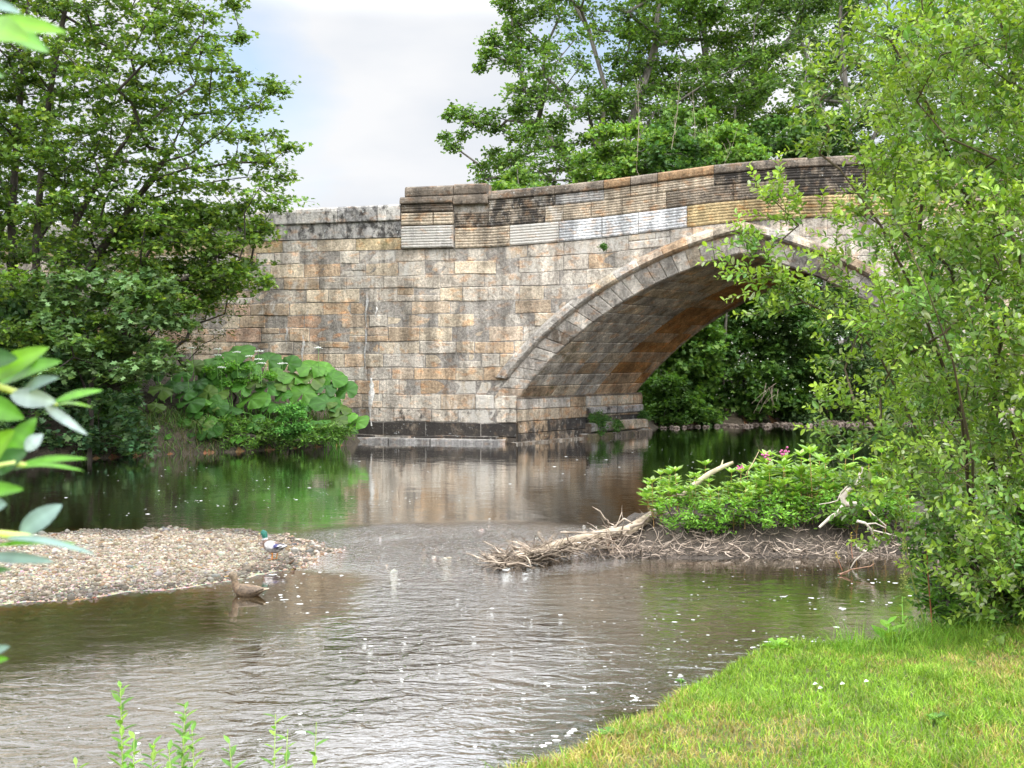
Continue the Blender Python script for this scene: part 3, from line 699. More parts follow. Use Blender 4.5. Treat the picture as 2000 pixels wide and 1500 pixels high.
def foliage(mb, clumps, nt, nl, lsize, T, cols, wts=None, flat=.6, up=.7, droop=.1, wid=1., twr=.004, tw=True, tint=None):
    ps, ds, ns, cs = [], [], [], []
    for c in clumps:
        r = np.array(c[3:6]) if len(c) >= 6 else np.array([c[3]]*2+[c[3]*flat]); k = max(3, int(nt*(c[6] if len(c) > 6 else 1)))
        d = nrm(RNG.normal(0, 1, (k, 3))); rad = RNG.uniform(.45, 1., (k, 1))
        end = c[:3]+d*r*rad; st = c[:3]+d*r*rad*RNG.uniform(0, .25, (k, 1))
        tn = RNG.uniform(.82, 1.18)
        for a, b in zip(st, end):
            m = int(nl*RNG.uniform(.7, 1.3))+1; t = RNG.uniform(.15, 1.05, m)
            L = np.linalg.norm(b-a); q = a+(b-a)*t[:, None]; q[:, 2] -= droop*L*t**2
            q = q+RNG.normal(0, 1, (m, 3))*lsize*.55
            ps.append(q); dd = nrm(b-a)*.6+RNG.normal(0, .7, (m, 3)); dd[:, 2] *= .5; ds.append(dd)
            nn = RNG.normal(0, 1-up*.6, (m, 3)); nn[:, 2] += up*1.3; ns.append(nn)
            cc = leafcol(m, cols, wts)*tn; cs.append(cc)
            if tw: mb.tube([a, (a+b)/2+RNG.normal(0, .03, 3)*L, b-np.array([0, 0, droop*L])], [twr*1.4, twr, twr*.5], 3, (.5, .5, .5), cap=False)
    p = np.vstack(ps); M = len(p); n = np.vstack(ns)
    return leaves(p, np.vstack(ds), n, lsize*RNG.uniform(.65, 1.2, M), T, np.vstack(cs), wid)

def inpoly(poly, n, jit=0):           # random pixel points inside a pixel polygon
    p = np.array(poly, float); o = []; lo = p.min(0); hi = p.max(0)
    while len(o) < n:
        q = RNG.uniform(lo, hi, (n*2, 2)); s = sdf(poly, q[:, 0], q[:, 1]) < 0; o += list(q[s])
    return o[:n]
def bluenoise(poly, n, k=6):
    cand = inpoly(poly, n*k); out_ = [cand[0]]
    cand = np.array(cand); d = np.full(len(cand), 1e9)
    for i in range(n-1):
        d = np.minimum(d, np.hypot(*(cand-out_[-1]).T)); out_.append(cand[int(np.argmax(d*RNG.uniform(.75, 1, len(d))))])
    return out_

# --- left sycamore maple
GM = [(.085, .17, .035), (.13, .24, .04), (.06, .12, .035), (.19, .29, .045)]
base = np.array([-12.9, 30.6, 1.2])
maple = thing('maple_tree', 'large many-stemmed maple leaning over the water at the left end of the bridge', 'tree', tuple(base))
sk = Skel(base)
e1 = sk.path([P(30, 600, 30.6), P(22, 430, 30.6), P(35, 250, 30.6), P(48, 90, 30.5), P(60, -60, 30.4), P(80, -220, 30.3)], 0)
e2 = sk.path([P(75, 640, 30.3), P(70, 480, 30.2), P(82, 320, 30.), P(98, 180, 29.8), P(125, 30, 29.6), P(160, -120, 29.4)], 0)
e3 = sk.path([P(95, 620, 30.2), P(150, 430, 29.8), P(205, 330, 29.5), P(250, 270, 29.3)], 0)
e4 = sk.path([P(110, 640, 30.0), P(190, 500, 29.6), P(260, 400, 29.3), P(330, 300, 29.)], 0)
poly = [(-160, -180), (300, -180), (410, -60), (400, 40), (440, 110), (525, 165), (500, 235), (540, 290), (515, 340), (540, 390), (450, 415), (440, 480), (470, 545), (400, 570), (330, 610), (260, 640), (220, 700), (120, 720), (-160, 720)]
cl = []
for (x, y) in bluenoise(poly, 340):
    Y = 29.6+RNG.uniform(-2.4, 2.2); q = P(x, y, Y)
    gap = vnoise(np.array([x/70.]), np.array([y/70.]), 1, 31)[0]
    cl.append(np.array([*q, 1.05, .9, .26, .6+.3*gap]))
for x, y in bluenoise([(230, 400), (500, 400), (520, 470), (440, 590), (300, 620), (220, 560)], 46):
    cl.append(np.array([*P(x, y, 29.4+RNG.uniform(-1, 1)), .8, .7, .2, .7]))
for x, y in ((455, 10), (470, 70), (545, 175), (565, 290), (560, 345), (535, 405), (500, 460), (520, 550), (350, 630), (300, 690)):
    cl.append(np.array([*P(x, y, 29.+RNG.uniform(-.8, .8)), .45, .5, .16, .5]))
sk.grow(cl, .7, .12, .22, .05)
mb = MB(); sk.mesh(mb, .013, .50, .008, 7, .17)
lv = foliage(mb, cl, 19, 15, .125, T_MAPLE, GM, [.4, .3, .15, .15], up=.8, droop=.10)
mb.build('trunk', M_BARK, maple, smooth=True); leaf_obj('crown', [lv], M_LEAF, maple)
# second, denser tree at the far left edge
b2 = np.array([-17.6, 33.5, 1.8]); t2 = thing('maple_tree', 'dense dark maple behind the leaning one at the far left edge', 'tree', tuple(b2))
sk = Skel(b2); sk.path([b2+[0, 0, 3], b2+[.2, 0, 6], b2+[.5, 0, 9]], 0)
cl = [np.array([*P(x, y, 33.5+RNG.uniform(-2, 2)), 1.1, 1.1, .6, 1]) for x, y in bluenoise([(-350, -100), (60, -100), (110, 200), (190, 430), (190, 640), (60, 700), (-350, 700)], 60)]
sk.grow(cl, .9); mb = MB(); sk.mesh(mb, .03, .5, .012, 7, .28)
lv = foliage(mb, cl, 16, 12, .17, T_MAPLE, [(.03, .075, .018), (.06, .13, .022), (.10, .17, .03)], [.4, .4, .2], up=.6)
mb.build('trunk', M_BARK, t2, smooth=True); leaf_obj('crown', [lv], M_LEAF, t2)
# low dark maple saplings over the bank
for (x0, y0, x1, y1, Y, lab, n) in ((-60, 700, 130, 880, 27.6, 'dark green young maple hanging over the water at the far left', 22), (150, 780, 275, 880, 28.3, 'dark blue-green young maple with leaves touching the water left of the butterbur', 12), (60, 540, 350, 730, 27.4, 'pale grey-green lower maple boughs spreading above the undergrowth', 40)):
    bb = P((x0+x1)/2-30, 0, Y+1.0); bb[2] = h1(bb[0], bb[1])
    th = thing('maple_sapling', lab, 'tree', tuple(bb)); sk = Skel(bb); sk.path([bb+[0, 0, .6], bb+[.1, -.1, 1.1]], 0)
    cl = [np.array([*P(x, y, Y+RNG.uniform(-.7, 1.)), .5, .5, .16, 1]) for x, y in bluenoise([(x0, y0), (x1, y0), (x1, y1), (x0, y1)], n)]
    sk.grow(cl, .4); mb = MB(); sk.mesh(mb, .010, .5, .006, 5)
    cc_ = [(.06, .14, .07), (.045, .11, .05), (.10, .19, .085)] if n < 30 else [(.12, .22, .10), (.16, .28, .13), (.08, .16, .06)]; lv = foliage(mb, cl, 12, 9, .17, T_MAPLE, cc_, None, up=.9)
    mb.build('trunk', M_BARK, th, smooth=True); leaf_obj('crown', [lv], M_LEAF, th)

# --- trees behind the bridge
def bigtree(name, lab, base, trunk, poly, n, Y, dY, rr, cols, wts, nt, nl, ls, extra=(), T=T_OAK, barkm=M_BARKG, r0=.03, cap=.5, fl=.55, seed=0, dens=1, grp=None, up=.5, kp=.22, gapf=.35):
    th = thing(name, lab, 'tree', tuple(base), grp); sk = Skel(base)
    for tr_ in trunk: sk.path(tr_, 0)
    cl = []
    for x, y in bluenoise(poly, n):
        g = vnoise(np.array([x/55.]), np.array([y/55.]), 1, seed)[0]
        cl.append(np.array([*P(x, y, Y+RNG.uniform(-dY, dY)), rr*RNG.uniform(.8, 1.25), rr*RNG.uniform(.8, 1.25), rr*fl, max(.25, dens*(1+gapf*g))]))
    for e in extra: cl.append(np.array([*P(e[0], e[1], Y+RNG.uniform(-.5, .5)), e[2]*1.25, e[2]*1.2, e[2]*.62, .42]))
    sk.grow(cl, rr*.9, .22, kp, .06); mb = MB(); sk.mesh(mb, r0, .5, .018, 7, cap)
    lv = foliage(mb, cl, nt, nl, ls, T, cols, wts, up=up, twr=.008, droop=.05)
    mb.build('trunk', barkm, th, smooth=True); leaf_obj('crown', [lv], M_LEAF, th)
OAKC = [(.09, .19, .04), (.13, .25, .05), (.18, .31, .06), (.055, .12, .03)]
Y = 52.
b = np.array([(1210-1000)/FPX*Y, Y, 2.])
bigtree('oak_tree', 'spreading oak behind the bridge with bare limbs reaching left over the sky', b,
        [[P(1200, 520, Y), P(1180, 400, Y), P(1165, 300, Y), P(1185, 180, Y), P(1150, 60, Y), P(1100, -30, Y)], [P(1190, 500, Y), P(1120, 330, Y), P(1050, 240, Y), P(990, 235, Y)], [P(1190, 450, Y), P(1230, 250, Y), P(1280, 90, Y), P(1290, -40, Y)]],
        [(990, 80), (1010, -140), (1500, -140), (1500, 150), (1420, 330), (1250, 360), (980, 360), (955, 330), (1030, 270), (1000, 190), (1020, 150)], 120, Y, 3.2, 1.35, OAKC, [.35, .35, .15, .15], 24, 14, .195,
        extra=[(915, 225, .4), (945, 240, .5), (975, 250, .6), (940, 105, .4), (960, 110, .5), (1000, 120, .7), (1000, 60, .7), (1010, 270, .6), (900, 215, .7), (925, 240, .7), (880, 225, .5), (905, 265, .5), (960, 225, .7), (885, 285, .45), (870, 270, .3), (950, 85, .6), (965, 75, .6), (985, 95, .7), (935, 130, .35), (940, 325, .6), (950, 350, .6), (1000, 20, .6), (985, 10, .4), (960, 300, .5), (1000, 310, .7), (995, 340, .8)], seed=41)
Y = 56.
b = np.array([(1390-1000)/FPX*Y, Y, 2.])
bigtree('oak_tree', 'tall light green oak with a forked trunk behind the crown of the bridge', b,
        [[P(1390, 560, Y), P(1385, 400, Y), P(1390, 280, Y), P(1380, 120, Y), P(1370, -40, Y)], [P(1385, 420, Y), P(1330, 240, Y), P(1285, 120, Y), P(1270, -20, Y)], [P(1390, 400, Y), P(1440, 220, Y), P(1520, 100, Y)]],
        [(1240, -150), (1660, -150), (1640, 120), (1560, 330), (1300, 350), (1230, 200)], 85, Y, 3, 1.45, [(.14, .26, .05), (.20, .33, .07), (.09, .18, .04)], None, 25, 14, .20, seed=43)
Y = 50.
b = np.array([(1660-1000)/FPX*Y, Y, 2.])
bigtree('oak_tree', 'very dark green oak behind the willow at upper right', b,
        [[P(1660, 560, Y), P(1650, 400, Y), P(1655, 200, Y), P(1640, 40, Y), P(1650, -80, Y)], [P(1655, 380, Y), P(1600, 200, Y), P(1560, 60, Y)], [P(1650, 380, Y), P(1740, 200, Y), P(1800, 60, Y)]],
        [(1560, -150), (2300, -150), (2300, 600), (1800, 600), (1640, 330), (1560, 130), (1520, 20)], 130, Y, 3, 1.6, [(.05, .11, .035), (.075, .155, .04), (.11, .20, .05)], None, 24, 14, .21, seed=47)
# saplings just behind the parapet
grp = 'young trees just behind the bridge parapet'
for i, (xc, yt, wd, Y, cols, lab) in enumerate(((1010, 335, 55, 46, OAKC, 'low dark bush topping the parapet left end beside the pier block'), (1215, 235, 120, 44, [tuple(v*1.35 for v in c_) for c_ in [(.09, .18, .03), (.06, .13, .025), (.13, .22, .04)]], 'fresh green young sycamore behind the parapet below the leaning oak limb'),
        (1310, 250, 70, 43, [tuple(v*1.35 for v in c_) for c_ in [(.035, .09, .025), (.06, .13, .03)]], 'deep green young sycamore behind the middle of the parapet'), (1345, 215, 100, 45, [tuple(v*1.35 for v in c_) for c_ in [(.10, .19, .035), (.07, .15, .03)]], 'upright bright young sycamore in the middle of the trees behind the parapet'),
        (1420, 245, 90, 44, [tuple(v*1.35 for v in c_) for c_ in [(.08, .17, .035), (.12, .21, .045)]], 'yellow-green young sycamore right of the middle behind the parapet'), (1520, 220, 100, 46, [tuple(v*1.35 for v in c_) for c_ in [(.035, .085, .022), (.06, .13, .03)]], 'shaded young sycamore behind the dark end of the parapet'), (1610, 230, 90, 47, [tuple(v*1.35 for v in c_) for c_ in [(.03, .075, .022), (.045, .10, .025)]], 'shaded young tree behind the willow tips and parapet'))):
    bx = (xc-1000)/FPX*Y; bb = np.array([bx, Y+1, max(.5, h1(bx, Y+1))])
    bigtree('sycamore_sapling', lab, bb, [[P(xc, 560, Y), P(xc+8, 420, Y), P(xc, 330, Y)]],
            [(xc-wd*.55, yt+30), (xc, yt), (xc+wd*.6, yt+25), (xc+wd*.75, 400), (xc-wd*.75, 400)], 20 if wd > 60 else 12, Y, 1.1, .75, cols, None, 22, 13, .17, T=T_MAPLE, r0=.015, cap=.12, seed=50+i, grp=grp, dens=1.15)
# bare dead shoots above the parapet
for i, (x0, y0, x1, y1) in enumerate(((1243, 330, 1245, 150), (1305, 330, 1330, 130), (1355, 330, 1352, 170), (1410, 330, 1440, 250), (1313, 340, 1318, 235), (1380, 330, 1375, 190))):
    mb = MB(); Y = 42.5+i*.2; a = P(x0, y0+26, Y); m_ = P(x0, y0, Y); e_ = P(x1, y1, Y)
    mb.tube([a, (a+m_)/2+[.1, 0, 0], m_, (m_+e_)/2+[.08, 0, 0], e_], [.014, .013, .012, .009, .004], 4, (.42, .38, .33))
    for k in range(5):
        t = random.uniform(.3, .9); q = m_+(e_-m_)*t; mb.tube([q, q+[random.uniform(-.25, .25), 0, random.uniform(.2, .5)]], [.006, .003], 4, (.42, .38, .33))
    tag(mb.build('dead_shoot', M_TWIG), 'thin bare dead shoot standing among the leaves behind the parapet', 'dead shoot', 'bare dead shoots behind the parapet')

# --- bank bushes seen through the arch and beyond the willow
def bush(name, lab, cat, poly, n, Y, dY, rr, cols, nt, nl, ls, T=T_OAK, slope=.0, grp=None, up=.55, wid=1., fl=.5, mat=None):
    xs_ = [p[0] for p in poly]; yb = max(p[1] for p in poly); xc = sum(xs_)/len(xs_)
    bb = P(xc, yb, Y+.5); bb[2] = h1(bb[0], bb[1])
    th = thing(name, lab, cat, tuple(bb), grp); sk = Skel(bb)
    cl = [np.array([*P(x, y, Y+(yb-y)*slope+RNG.uniform(-dY, dY)), rr, rr, rr*fl, 1]) for x, y in bluenoise(poly, n)]
    sk.grow(cl, rr*.8, .2, .1, .1); mb = MB(); sk.mesh(mb, .012, .5, .008, 5, .12)
    lv = foliage(mb, cl, nt, nl, ls, T, cols, None, up=up, wid=wid, tw=False)
    mb.build('stems', M_BARK, th, smooth=True); leaf_obj('foliage', [lv], mat or M_LEAF, th)
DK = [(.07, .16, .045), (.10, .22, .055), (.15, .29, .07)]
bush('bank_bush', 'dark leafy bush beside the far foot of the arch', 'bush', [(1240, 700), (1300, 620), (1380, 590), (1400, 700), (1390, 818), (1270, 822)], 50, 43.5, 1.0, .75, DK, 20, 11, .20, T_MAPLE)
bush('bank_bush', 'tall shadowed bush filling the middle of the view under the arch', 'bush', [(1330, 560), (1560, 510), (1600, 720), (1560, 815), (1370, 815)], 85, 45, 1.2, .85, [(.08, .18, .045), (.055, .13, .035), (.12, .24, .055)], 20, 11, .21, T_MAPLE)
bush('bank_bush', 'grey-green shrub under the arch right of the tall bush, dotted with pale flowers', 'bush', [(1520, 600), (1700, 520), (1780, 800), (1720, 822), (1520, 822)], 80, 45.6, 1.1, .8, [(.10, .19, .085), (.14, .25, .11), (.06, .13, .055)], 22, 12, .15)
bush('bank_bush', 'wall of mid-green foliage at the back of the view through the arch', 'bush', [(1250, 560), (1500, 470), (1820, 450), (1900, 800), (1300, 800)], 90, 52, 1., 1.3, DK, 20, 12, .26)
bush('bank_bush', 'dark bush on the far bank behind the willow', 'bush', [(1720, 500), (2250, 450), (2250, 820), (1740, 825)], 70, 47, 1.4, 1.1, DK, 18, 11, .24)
bush('bank_bush', 'fresh green nettles at the waterline by the far foot of the arch', 'bush', [(1255, 745), (1330, 740), (1370, 815), (1265, 822)], 16, 42.4, .3, .45, [(.06, .15, .03), (.09, .20, .04)], 16, 10, .15)
mbk = bush
# pale hawthorn-like flowers
mb = MB()
for k in range(120):
    x, y = RNG.uniform(1380, 1660), RNG.uniform(590, 780); q = P(x, y, 44.0); r_ = .03
    mb.add([q+[-r_, -.02, 0], q+[0, -.02, -r_*.8], q+[r_, 0, 0], q+[0, 0, r_*.8]], [(0, 1, 2, 3)], (.6, .62, .5))
tag(mb.build('blossom', M_PETAL), 'small pale blossoms scattered over the bushes under the arch', 'blossom', kind='stuff')
# hanging dead twigs under the arch
mb = MB(); 
for k in range(9):
    a = P(1508+RNG.uniform(-12, 12), 745+RNG.uniform(0, 30), 43.4); e_ = P(1492+RNG.uniform(-26, 26), 795+RNG.uniform(-25, 16), 43.2)
    mb.tube([a, (a+e_)/2+RNG.normal(0, .06, 3), e_], [.011, .009, .004], 4, (.42, .38, .33))
tag(mb.build('dead_branch', M_TWIG), 'bundle of pale dead twigs hanging to the far waterline under the arch', 'branch')
# far shore stones
mb = MB()
def stone(mb, c, r, col, w=(0, 0, 0), sq=.6):
    a = np.array([(0, 0, 1), (.89, 0, .45), (.28, .85, .45), (-.72, .53, .45), (-.72, -.53, .45), (.28, -.85, .45), (.72, .53, -.45), (-.28, .85, -.45), (-.89, 0, -.45), (-.28, -.85, -.45), (.72, -.53, -.45), (0, 0, -1)])
    f = [(0, 1, 2), (0, 2, 3), (0, 3, 4), (0, 4, 5), (0, 5, 1), (1, 6, 2), (2, 7, 3), (3, 8, 4), (4, 9, 5), (5, 10, 1), (2, 6, 7), (3, 7, 8), (4, 8, 9), (5, 9, 10), (1, 10, 6), (11, 7, 6), (11, 8, 7), (11, 9, 8), (11, 10, 9), (11, 6, 10)]
    th = random.uniform(0, 6.28); R = np.array([[math.cos(th), -math.sin(th), 0], [math.sin(th), math.cos(th), 0], [0, 0, 1]])
    v = (a*np.array([1, random.uniform(.6, .95), sq])*r*RNG.uniform(.82, 1.15, (12, 1)))@R.T+np.array(c); mb.add(v, f, col, w)
for k in range(520):
    x, y = RNG.uniform(1260, 1900), RNG.uniform(826, 836); q = PW(x, y-(x-1260)*.012, 0.02); q[1] += RNG.uniform(-.2, 1.0); q[2] = max(.0, h1(q[0], q[1]))+.02
    stone(mb, q, RNG.uniform(.05, .16), np.array((.16, .125, .10))*RNG.uniform(.5, 1.5))
tag(mb.build('shore_stones', M_PEB, smooth=False), 'broken brown stones along the far shore under the arch', 'stones', kind='stuff')

# --- left bank undergrowth and butterbur
bush('undergrowth_shrub', 'feathery dark green undergrowth between the maple and the butterbur', 'shrub', [(110, 690), (240, 640), (300, 670), (270, 740), (235, 800), (140, 800)], 40, 31.4, .7, .5, [(.08, .17, .035), (.12, .22, .045), (.06, .13, .03)], 22, 12, .11, T_LANCE)
bush('undergrowth_shrub', 'straggly shrub with brownish tips against the wing wall above the butterbur', 'shrub', [(250, 480), (430, 540), (500, 560), (440, 660), (330, 690), (200, 660)], 40, 33.5, .5, .6, [(.07, .11, .03), (.05, .09, .03), (.12, .10, .04)], 9, 7, .13, T_LANCE)
bush('undergrowth_shrub', 'dark shrub filling the bank under the large maple', 'shrub', [(-150, 560), (140, 600), (200, 760), (120, 870), (-150, 880)], 60, 30.5, .8, .7, [(.07, .15, .06), (.10, .20, .085), (.05, .12, .045)], 18, 11, .16, T_MAPLE)
bush('cow_parsley', 'lacy mid-green parsley leaves low among the butterbur', 'plant', [(545, 800), (590, 790), (600, 840), (560, 858), (545, 845)], 11, 30.9, .2, .2, [(.09, .27, .07), (.13, .33, .08)], 26, 12, .07, T_OAK)
bush('cow_parsley', 'lacy bright parsley leaves high in the butterbur clump', 'plant', [(400, 725), (440, 705), (545, 740), (440, 750)], 9, 32.2, .2, .25, [(.10, .27, .04), (.15, .34, .06)], 22, 11, .08, T_OAK)
bush('bank_herbs', 'mixed low herbs and grass tufts over the soil edge under the butterbur', 'plant', [(235, 820), (400, 822), (500, 820), (600, 825), (680, 835), (690, 855), (560, 866), (420, 872), (240, 880)], 60, 30.8, .25, .2, [(.09, .20, .035), (.13, .27, .05), (.06, .14, .03)], 14, 9, .12, T_LANCE, slope=.008)
bush('bank_herbs', 'dark ferny herbs on the bank left of the butterbur above the water', 'plant', [(180, 770), (250, 770), (265, 850), (200, 870)], 22, 29.8, .4, .32, [(.06, .15, .03), (.09, .20, .04)], 14, 9, .12, T_LANCE, slope=.006)
def cup_leaf(mb, c, r, nv, col, twist):
    nv = nrm(np.array(nv, float)); a = nrm(np.cross(nv, [0.1, .0, 1.])); b_ = np.cross(nv, a); n = 26; rings = [.0, .28, .55, .8, 1.0]; G = []
    ph = [random.uniform(0, 6.28) for _ in range(3)]
    for ri in rings:
        row = []
        for k in range(n+1):
            an = twist+.22+(2*PI-.44)*k/n; edge = 1+.05*math.sin(an*9+ph[0])*ri+.08*math.sin(an*2+ph[1]); rr = r*ri*edge*(1-.28*math.exp(-(min(k, n-k)/1.3)**2))
            h_ = r*(-.22*ri**2+.07*math.sin(an*7+ph[0])*ri**1.5+.10*math.sin(an*2+ph[2])*ri+.05*ri)
            row.append(c+a*rr*math.cos(an)+b_*rr*math.sin(an)+nv*h_)
        G.append(row)
    cc = np.repeat(np.array(col)[None]*1.0, len(rings)*(n+1), 0); vein = np.array([1.15 if k % 4 == 0 else .93 for k in range(n+1)]); cc = cc*np.tile(vein, len(rings))[:, None]
    mb.grid(G, cc)
BB = [(500, 325, 80), (540, 400, 105), (600, 385, 90), (690, 385, 90), (770, 290, 115), (680, 465, 110), (810, 420, 95), (815, 490, 80), (905, 300, 105), (890, 350, 90), (975, 450, 115), (1020, 450, 80), (1070, 480, 95), (1060, 390, 95), (910, 225, 130), (1060, 255, 110), (1160, 275, 90), (1190, 340, 105), (1280, 345, 105), (1270, 290, 120), (1230, 420, 110), (1150, 370, 95), (1370, 350, 110), (1340, 390, 90), (1345, 465, 120), (1440, 405, 85), (1385, 555, 100), (1490, 560, 95), (1410, 500, 85), (1450, 530, 70), (1265, 590, 85), (775, 575, 60), (715, 555, 60), (610, 570, 50), (560, 625, 50), (515, 485, 65), (280, 430, 90), (700, 520, 60), (380, 380, 70), (640, 330, 75), (700, 290, 80), (850, 235, 80), (970, 300, 85), (1330, 300, 80), (1020, 590, 50), (1100, 330, 70), (450, 300, 60), (1000, 370, 80), (930, 400, 70), (580, 300, 70), (760, 350, 70), (1240, 480, 70), (1130, 430, 70)]
for _q in inpoly([(470, 420), (850, 330), (1300, 420), (1480, 600), (1200, 640), (600, 640)], 34): BB.append((_q[0], _q[1], random.uniform(50, 85)))
cent = [(520, 400), (720, 470), (960, 300), (1010, 470), (1230, 360), (1400, 480), (330, 410)]
labs = ['leftmost lit clump of round butterbur leaves near the dark shrubs', 'low butterbur clump with leaves hanging above the grassy waterline', 'highest butterbur clump below the white flower heads', 'middle butterbur clump above the parsley leaves', 'broad-leaved butterbur clump against the stained wall', 'bright butterbur clump at the right end, leaning towards the bridge foot', 'shaded butterbur leaves deep under the maple boughs']
grpn = {i: [] for i in range(len(cent))}
for lf in BB: grpn[int(np.argmin([math.hypot(lf[0]-c[0], (lf[1]-c[1])) for c in cent]))].append(lf)
for i, lst in grpn.items():
    if not lst: continue
    xm = 100+np.mean([l[0] for l in lst])/2.5; Yb = 31.6+.9*(xm-300)/400
    g0 = P(xm, 830, Yb); g0[2] = h1(g0[0], g0[1])
    th = thing('butterbur_plant', labs[i], 'plant', tuple(g0), 'butterbur on the left bank'); ml, ms_ = MB(), MB()
    for (cx_, cy_, s_) in lst:
        x, y = 100+cx_/2.5, 600+cy_/2.5; Y = 30.3+1.2*(x-300)/400+(862-y)/170*1.9+random.uniform(-.15, .15)
        c = P(x, y, Y); r = s_/2.5/FPX*Y*.66
        nv = (random.uniform(-.5, .5), -1.0+random.uniform(-.2, .3), random.uniform(.7, 1.9))
        col = np.array(random.choice([(.075, .235, .03), (.055, .18, .028), (.105, .29, .04), (.04, .13, .025), (.10, .19, .04)]))*random.uniform(.6, 1.0)
        cup_leaf(ml, c, r, nv, col, random.uniform(1.2, 1.9)); st = g0+RNG.normal(0, .15, 3)*[1, .6, 0]
        ms_.tube([st, (st+c)/2+[0, .08, .15], c-[0, -.05, .02]], [.018, .014, .010], 5, (.30, .6, .2))
    ml.build('leaves', M_LEAF, th, smooth=True); ms_.build('stalks', M_LEAF, th, smooth=True)
# white umbels
for i, (x, y) in enumerate(((375, 678), (427, 680), (424, 692), (505, 684), (488, 694), (505, 700), (510, 708), (367, 717), (432, 716), (552, 708), (308, 701), (622, 678), (463, 686))):
    q = P(x, y, 31.4); th = thing('white_umbel', 'flat white flower head on a thin stem above the butterbur leaves', 'flower', (q[0], q[1], q[2]-.7), 'white flower heads above the butterbur')
    m1, m2 = MB(), MB(); m2.tube([q-[0, -.1, .7], q-[0, 0, .3], q], [.008, .007, .005], 4, (.2, .4, .15))
    for k in range(34):
        r_ = .13*math.sqrt(random.random()); an = random.uniform(0, 6.28); c = q+[r_*math.cos(an), r_*math.sin(an), -.25*r_+random.uniform(-.01, .015)]
        stone(m1, c, .020, (.72, .74, .68), sq=.5)
        if k % 4 == 0: m2.tube([q-[0, 0, .06], c], [.003, .002], 3, (.2, .4, .15), cap=False)
    m1.build('petals', M_PETAL, th); m2.build('stem', M_LEAF, th)

# --- blades of grass
def blades(pos, h, wdt, cols, lean=.35, name='grass', mat=None, lab=None, cat='grass', droop=.25, nseg=2):
    n = len(pos); an = RNG.uniform(0, 2*PI, n); side = np.stack([np.cos(an), np.sin(an), np.zeros(n)], 1)
    ld = RNG.normal(0, 1, (n, 3))*lean; ld[:, 2] = 0
    h = np.asarray(h)[:, None]; wd = np.asarray(wdt)[:, None] if np.ndim(wdt) else wdt
    up = np.array([0, 0, 1.])
    p1 = pos+up*h*.5+ld*h*.35; p2 = pos+up*h*(1-droop*np.linalg.norm(ld, axis=1, keepdims=True))+ld*h*1.1
    V = np.stack([pos-side*wd/2, pos+side*wd/2, p1+side*wd*.42, p1-side*wd*.42, p2], 1).reshape(-1, 3)
    b = (np.arange(n)*5)[:, None]; f = (b+np.array([[0, 1, 2, 3, 3, 2, 4]])).ravel(); tot = np.tile([4, 3], n)
    cc = np.repeat(cols, 5, 0); sh = np.tile([1.0, 1.0, 1.0, 1.0, 1.08], n)[:, None]
    st = np.concatenate([[0], np.cumsum(tot)[:-1]]); me = raw_mesh(name, V, f, st, tot, cc*sh)
    o = link(name, me, mat or M_GRASS)
    if lab: tag(o, lab, cat, kind='stuff')
    return o
# lawn
n = 150000; X = RNG.uniform(-.4, 5.0, n); Yv = RNG.uniform(4.3, 10.0, n)
k = (np.abs((X)/Yv) < .52) & (X/Yv > -.06); X, Yv = X[k], Yv[k]; d = sdf(RIVER, X, Yv); k = d > -.06; X, Yv, d = X[k], Yv[k], d[k]
Z = H(X, Yv); n = len(X)
patch = vnoise(X, Yv, 2.2, 61)+.5*vnoise(X, Yv, 6, 62)
patch = patch+.7*vnoise(X, Yv, 12, 65); straw = np.clip(.42+.55*patch, .06, 1); isS = RNG.random(n) < straw*.85
G1 = np.array([(.23, .40, .04), (.18, .33, .035), (.30, .46, .06), (.13, .25, .03)]); S1 = np.array([(.50, .42, .18), (.44, .36, .16), (.42, .42, .10), (.34, .25, .12)])
cc = np.where(isS[:, None], S1[RNG.integers(0, 4, n)], G1[RNG.integers(0, 4, n)])*RNG.uniform(.65, 1.2, (n, 1))*(1+.16*vnoise(X, Yv, 9, 66))[:, None]
lip = np.clip(1-d/.45, 0, 1); tuft = np.clip(vnoise(X, Yv, 5, 63), 0, 1)
hh = (.024+.026*RNG.random(n)+.030*tuft+.014*(~isS))*(1+.9*lip*RNG.random(n))*np.where(X > 2.9, 1.0+1.2*np.clip((X-2.9)/1.2, 0, 1)*np.clip(1-d/1.2, 0, 1), 1)
blades(np.stack([X, Yv, Z-.004], 1), hh, .0048+.0025*RNG.random(n), cc, .5, 'lawn_grass', lab='short mown grass with straw-coloured patches on the near bank', cat='grass')
# long grass fringe at the lip
for nm, lab, x0, x1, num, hmin, hmax in (('long_grass', 'long bright grass blades along the near water edge', -.3, 2.4, 2600, .07, .24), ('long_grass', 'tall grass tufts under the willow at the water edge', 2.2, 4.9, 3600, .10, .34)):
    X = RNG.uniform(x0, x1, num*7); Yv = RNG.uniform(4.4, 10.5, num*7); d = sdf(RIVER, X, Yv); k = (d > -.08) & (d < (.10 if x0 < 1 else .75)) & (vnoise(X, Yv, 4, 64) > RNG.uniform(-.9, .5, len(X))); X, Yv = X[k][:num], Yv[k][:num]; n = len(X)
    cc = leafcol(n, [(.18, .36, .04), (.25, .42, .06), (.13, .27, .03)])
    blades(np.stack([X, Yv, H(X, Yv)-.01], 1), RNG.uniform(hmin, hmax, n)*RNG.uniform(.5, 1, n), .0055, cc, .5, nm, lab=lab, cat='grass')
